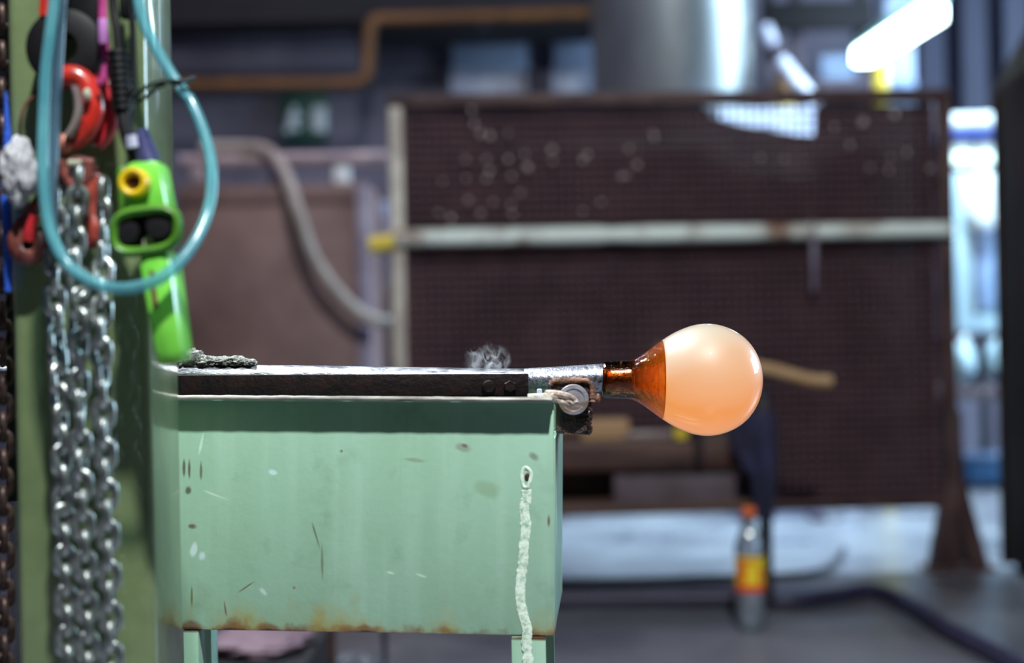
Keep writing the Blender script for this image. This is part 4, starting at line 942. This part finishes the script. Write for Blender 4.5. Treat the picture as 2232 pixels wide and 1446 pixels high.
obj('eye', tub([(224, 396), (212, 386), (198, 392), (202, 408), (216, 412)], 1.0380, .0035), M['brown_red'], hk)
hk = thing('grab_hook', P(60, 520, 1.0560), 'dark red grab hook resting against the left of the column', 'hook')
obj('hook_body', tub([(92, 420), (74, 455), (52, 492), (38, 522), (48, 552), (72, 556), (90, 534), (84, 508)], 1.0630, [.003, .005, .007, .008, .0085, .008, .0065, .004]), M['brown_red'], hk)
obj('latch', tub([(76, 470), (66, 500), (62, 526)], 1.0560, .0042), M['crimson'], hk)
t = thing('clevis', P(116, 405, 1.0580), 'salmon coloured clevis at the top of the left chain strand', 'clevis')
obj('clevis_body', tub([(112, 386), (110, 404), (118, 420), (126, 408), (124, 388)], 1.0630, .0042), M['salmon'], t)
obj('pin', MB().tube([P(110, 390, 1.0520), P(130, 390, 1.0520)], .0028, 8), M['brown_red'], t)
t = thing('red_strap', P(98, 40, 1.03), 'bright red strap hanging at the top left of the column', 'strap')
obj('webbing', tub([(104, -120), (100, -20), (97, 34)], 1.045, .0042, flat=.3), M['red'], t)
obj('tail', tub([(97, 30), (93, 70), (92, 105)], 1.05, [.0032, .0022], flat=.3), M['crimson'], t)
t = thing('magenta_sling', P(225, 100, 1.03), 'magenta sling strap with a lilac tag above the crimson hook', 'strap')
obj('webbing', tub([(226, -120), (224, 20), (226, 90), (230, 130), (226, 165), (216, 182)], 1.03, [.003, .003, .0035, .003, .0028, .003], flat=.35), M['magenta'], t)
obj('tag', MB().box(P(225, 68, 1.022), (.0062, .003, 56 * 1.022 / K), None, .001), M['lilac'], t, label='lilac woven tag')
# left edge things
st = obj('blue_strap', tub([(12, 200), (15, 260), (17, 330), (14, 420), (17, 520), (18, 636)], 1.072, [.001, .002, .0036, .004, .004, .0026], flat=.5), M['blue'], label='blue webbing strap hanging left of the column', cat='strap')
t = thing('grey_rag', P(42, 380, 1.05), 'light grey rag draped at the left edge of the column', 'rag')
obj('cloth', MB().blob(P(42, 378, 1.05), (.0125, .014, .023), .3, 1.8, 4, 6.0), M['grey_cloth'], t)
obj('knot', MB().blob(P(52, 322, 1.055), (.005, .006, .008), .3, 1.8, 3, 2.0), M['grey_cloth'], t)
q = P(30, 1200, 1.24)
t = thing('grey_standpipe', (q.x, 1.24, 0), 'lavender grey standpipe left of the column', 'pipe')
obj('tube', MB().tube([(q.x, 1.24, .001), P(30, 1090, 1.24)], .0042, 14), M['grey_pipe'], t)
obj('cap', MB().tube([P(30, 1092, 1.24), P(29, 1070, 1.24), P(29, 1010, 1.24), P(30, 640, 1.24)], .0058, 14), M['black_rubber'], t, label='black rubber upper sleeve')

# ------------------------------------------------------------------ clear hose and its tie
hs = thing('clear_hose', P(270, 625, 1.02), 'clear teal hose hanging in a big loop round the pendant', 'hose')
pts = [(128, -160, 1.01), (118, 0, 1.01), (100, 160, 1.008), (94, 320, 1.004), (97, 420, 1.0), (112, 510, .996), (152, 580, .992), (215, 620, .985), (285, 628, .978), (360, 600, .977), (420, 535, .99), (455, 455, 1.006), (462, 375, 1.014), (448, 300, 1.022), (418, 225, 1.03), (382, 175, 1.036), (335, 95, 1.04), (305, 20, 1.04), (292, -120, 1.04)]
s_ = spl([P(*p) for p in pts], 10)
obj('tube', MB().tube(s_, .0042, 18), M['hose'], hs)
h2 = thing('second_hose', P(122, 200, 1.03), 'straight dark teal hose running down beside the clear loop', 'hose')
obj('tube', MB().tube(spl([P(144, -160, 1.028), P(130, 60, 1.026), P(121, 230, 1.024), P(116, 330, 1.022), P(112, 440, 1.02), P(118, 520, 1.02)], 8), .0042, 14), M['slate_hose'], h2)
zt_ = thing('cable_tie', P(350, 185, 1.03), 'black cable tie with a long tail round the clear hose', 'tie')
obj('strap', tub([(296, 218), (302, 204), (322, 188), (350, 180), (378, 178), (396, 180)], 1.026, .0014, flat=1.6), M['black_plastic'], zt_)
obj('strap', tub([(300, 224), (318, 212), (338, 194), (360, 184)], 1.03, .0013, flat=1.6), M['black_plastic'], zt_)
obj('clasp', MB().box(P(386, 180, 1.024), (.008, .005, .005), None, .001), M['black_plastic'], zt_)
obj('tail', tub([(394, 178), (408, 176), (424, 168)], 1.026, .0012, flat=1.6), M['slate_hose'], zt_)

# ------------------------------------------------------------------ pendant control
DP = 1.018
pc = thing('pendant_control', P(330, 560, DP), 'lime green hoist pendant control with yellow knob and black buttons', 'control')
def bar(x0, y0, x1, y1, w0, w1, d, depth, bev):
    a, b_ = P(x0, y0, d), P(x1, y1, d); ax_ = (b_ - a).normalized(); sd = V((-ax_.z, 0, ax_.x)); k_ = d / K
    sd = ax_.cross(V((0, 1, 0))).normalized()
    return MB().prism([a - sd * w0 * k_ / 2, a + sd * w0 * k_ / 2, b_ + sd * w1 * k_ / 2, b_ - sd * w1 * k_ / 2], (0, depth, 0), bev)
obj('upper_body', bar(306, 350, 320, 470, 76, 96, DP - .012, .036, .005), M['lime'], pc)
obj('side_shell', bar(262, 360, 274, 470, 26, 34, DP + .004, .02, .004), M['lime_dark'], pc)
hn = obj('handle', bar(331, 545, 368, 788, 78, 66, DP - .028, .040, .008), M['lime'], pc)
obj('handle_end', bar(367, 776, 369, 793, 62, 58, DP - .025, .034, .004), M['lime_dark'], pc)
# arrow mark on the handle
mk = MB()
for (x0, y0, x1, y1, w_) in ((329, 590, 331, 606, 9), (326, 596, 337, 596, 9), (334, 628, 340, 672, 12)):
    mk.tube([P(x0, y0, DP - .0282), P(x1, y1, DP - .0282)], w_ / 2 * DP / K, 6, flat=.2)
obj('mark', mk, M['maroon'], hn, label='faded maroon mark')
# guard
g = []
cxp, cyp = 319, 503
for i in range(40):
    a = 2 * PI * i / 40; ca, sa = math.cos(a), math.sin(a)
    ex = math.copysign(abs(ca) ** .62, ca) * 70; ey = math.copysign(abs(sa) ** .72, sa) * 45
    g.append((cxp + ex * .995 + ey * .0, cyp + ey - ex * .11))
gd_ = obj('button_guard', MB().tube([P(x, y, DP - .024) for x, y in g], .0036, 10, closed=True, flat=2.0), M['lime_dark'], pc, label='moss green oval button guard')
obj('button_plate', MB().prism([P(cxp + (x - cxp) * .96, cyp + (y - cyp) * .96, DP - .018) for x, y in g], (0, .012, 0)), M['black_plastic'], gd_)
for (xx, yy) in ((281, 506), (352, 494)):
    obj('button', MB().lathe(P(xx, yy, DP - .018), (0, -1, 0), [(0, .0098), (.007, .0096), (.009, .0085), (.0094, .004)], 24), M['black_rubber'], gd_)
obj('tag', MB().prism([P(312, 520, DP - .0195), P(326, 512, DP - .0195), P(342, 536, DP - .0195), P(312, 540, DP - .0195)], (0, .002, 0)), M['pale_tag'], gd_)
# yellow knob
yk = obj('knob', MB().lathe(P(297, 400, DP - .013), (0, -1, 0), [(-.006, .0105), (.009, .0105), (.0115, .0095), (.012, .008), (.0112, .0062), (.005, .0056), (.003, .0004)], 32), M['yellow'], pc, label='yellow ring knob')
obj('knob_centre', MB().lathe(P(297, 400, DP - .013), (0, -1, 0), [(.0032, .0046), (.0062, .0042), (.0066, .001)], 20), M['brown_leg'], yk)
obj('gland', MB().tube([P(304, 286, DP), P(326, 356, DP)], [.0062, .0085], 18), M['violet_metal'], pc, label='violet metal cable gland')
obj('gland_nut', MB().tube([P(288, 296, DP - .004), P(292, 322, DP - .004)], [.0045, .005], 6), M['pale_tube'], pc)
# ribbed strain relief and cable
cb_ = thing('control_cable', P(262, 150, 1.03), 'black control cable with a ribbed sleeve above the lime pendant', 'cable')
ppts = spl([P(238, -160, 1.035), P(246, 0, 1.034), P(254, 60, 1.03), P(258, 112, 1.028)], 8)
obj('cord', MB().tube(ppts, .0034, 12), M['black_rubber'], cb_)
A, B = P(256, 108, 1.026), P(268, 250, 1.022); ax_ = (B - A); L = ax_.length
pr = [(0, .004)]
for i in range(9):
    z0 = L * (.03 + i * .105); pr += [(z0, .0052), (z0 + .0003, .0076), (z0 + L * .062, .0078), (z0 + L * .064, .0054)]
pr += [(L, .0055)]
obj('ribbed_sleeve', MB().lathe(A, ax_, pr, 20), M['black_plastic'], cb_)
obj('cord', MB().tube(spl([P(268, 246, 1.022), P(272, 280, 1.02), P(284, 316, 1.02), P(300, 345, 1.024)], 6), .0048, 12), M['black_rubber'], cb_)
t = thing('dark_cable', P(288, 60, 1.05), 'thin dark cable running down right of the ribbed sleeve', 'cable')
obj('cord', tub([(272, -120), (282, 0), (289, 60), (290, 150), (288, 220), (278, 300)], 1.046, .0024), M['black_rubber'], t)
obj('clip', MB().box(P(280, 18, 1.05), (.012, .01, .016), None, .002), M['black_plastic'], t)
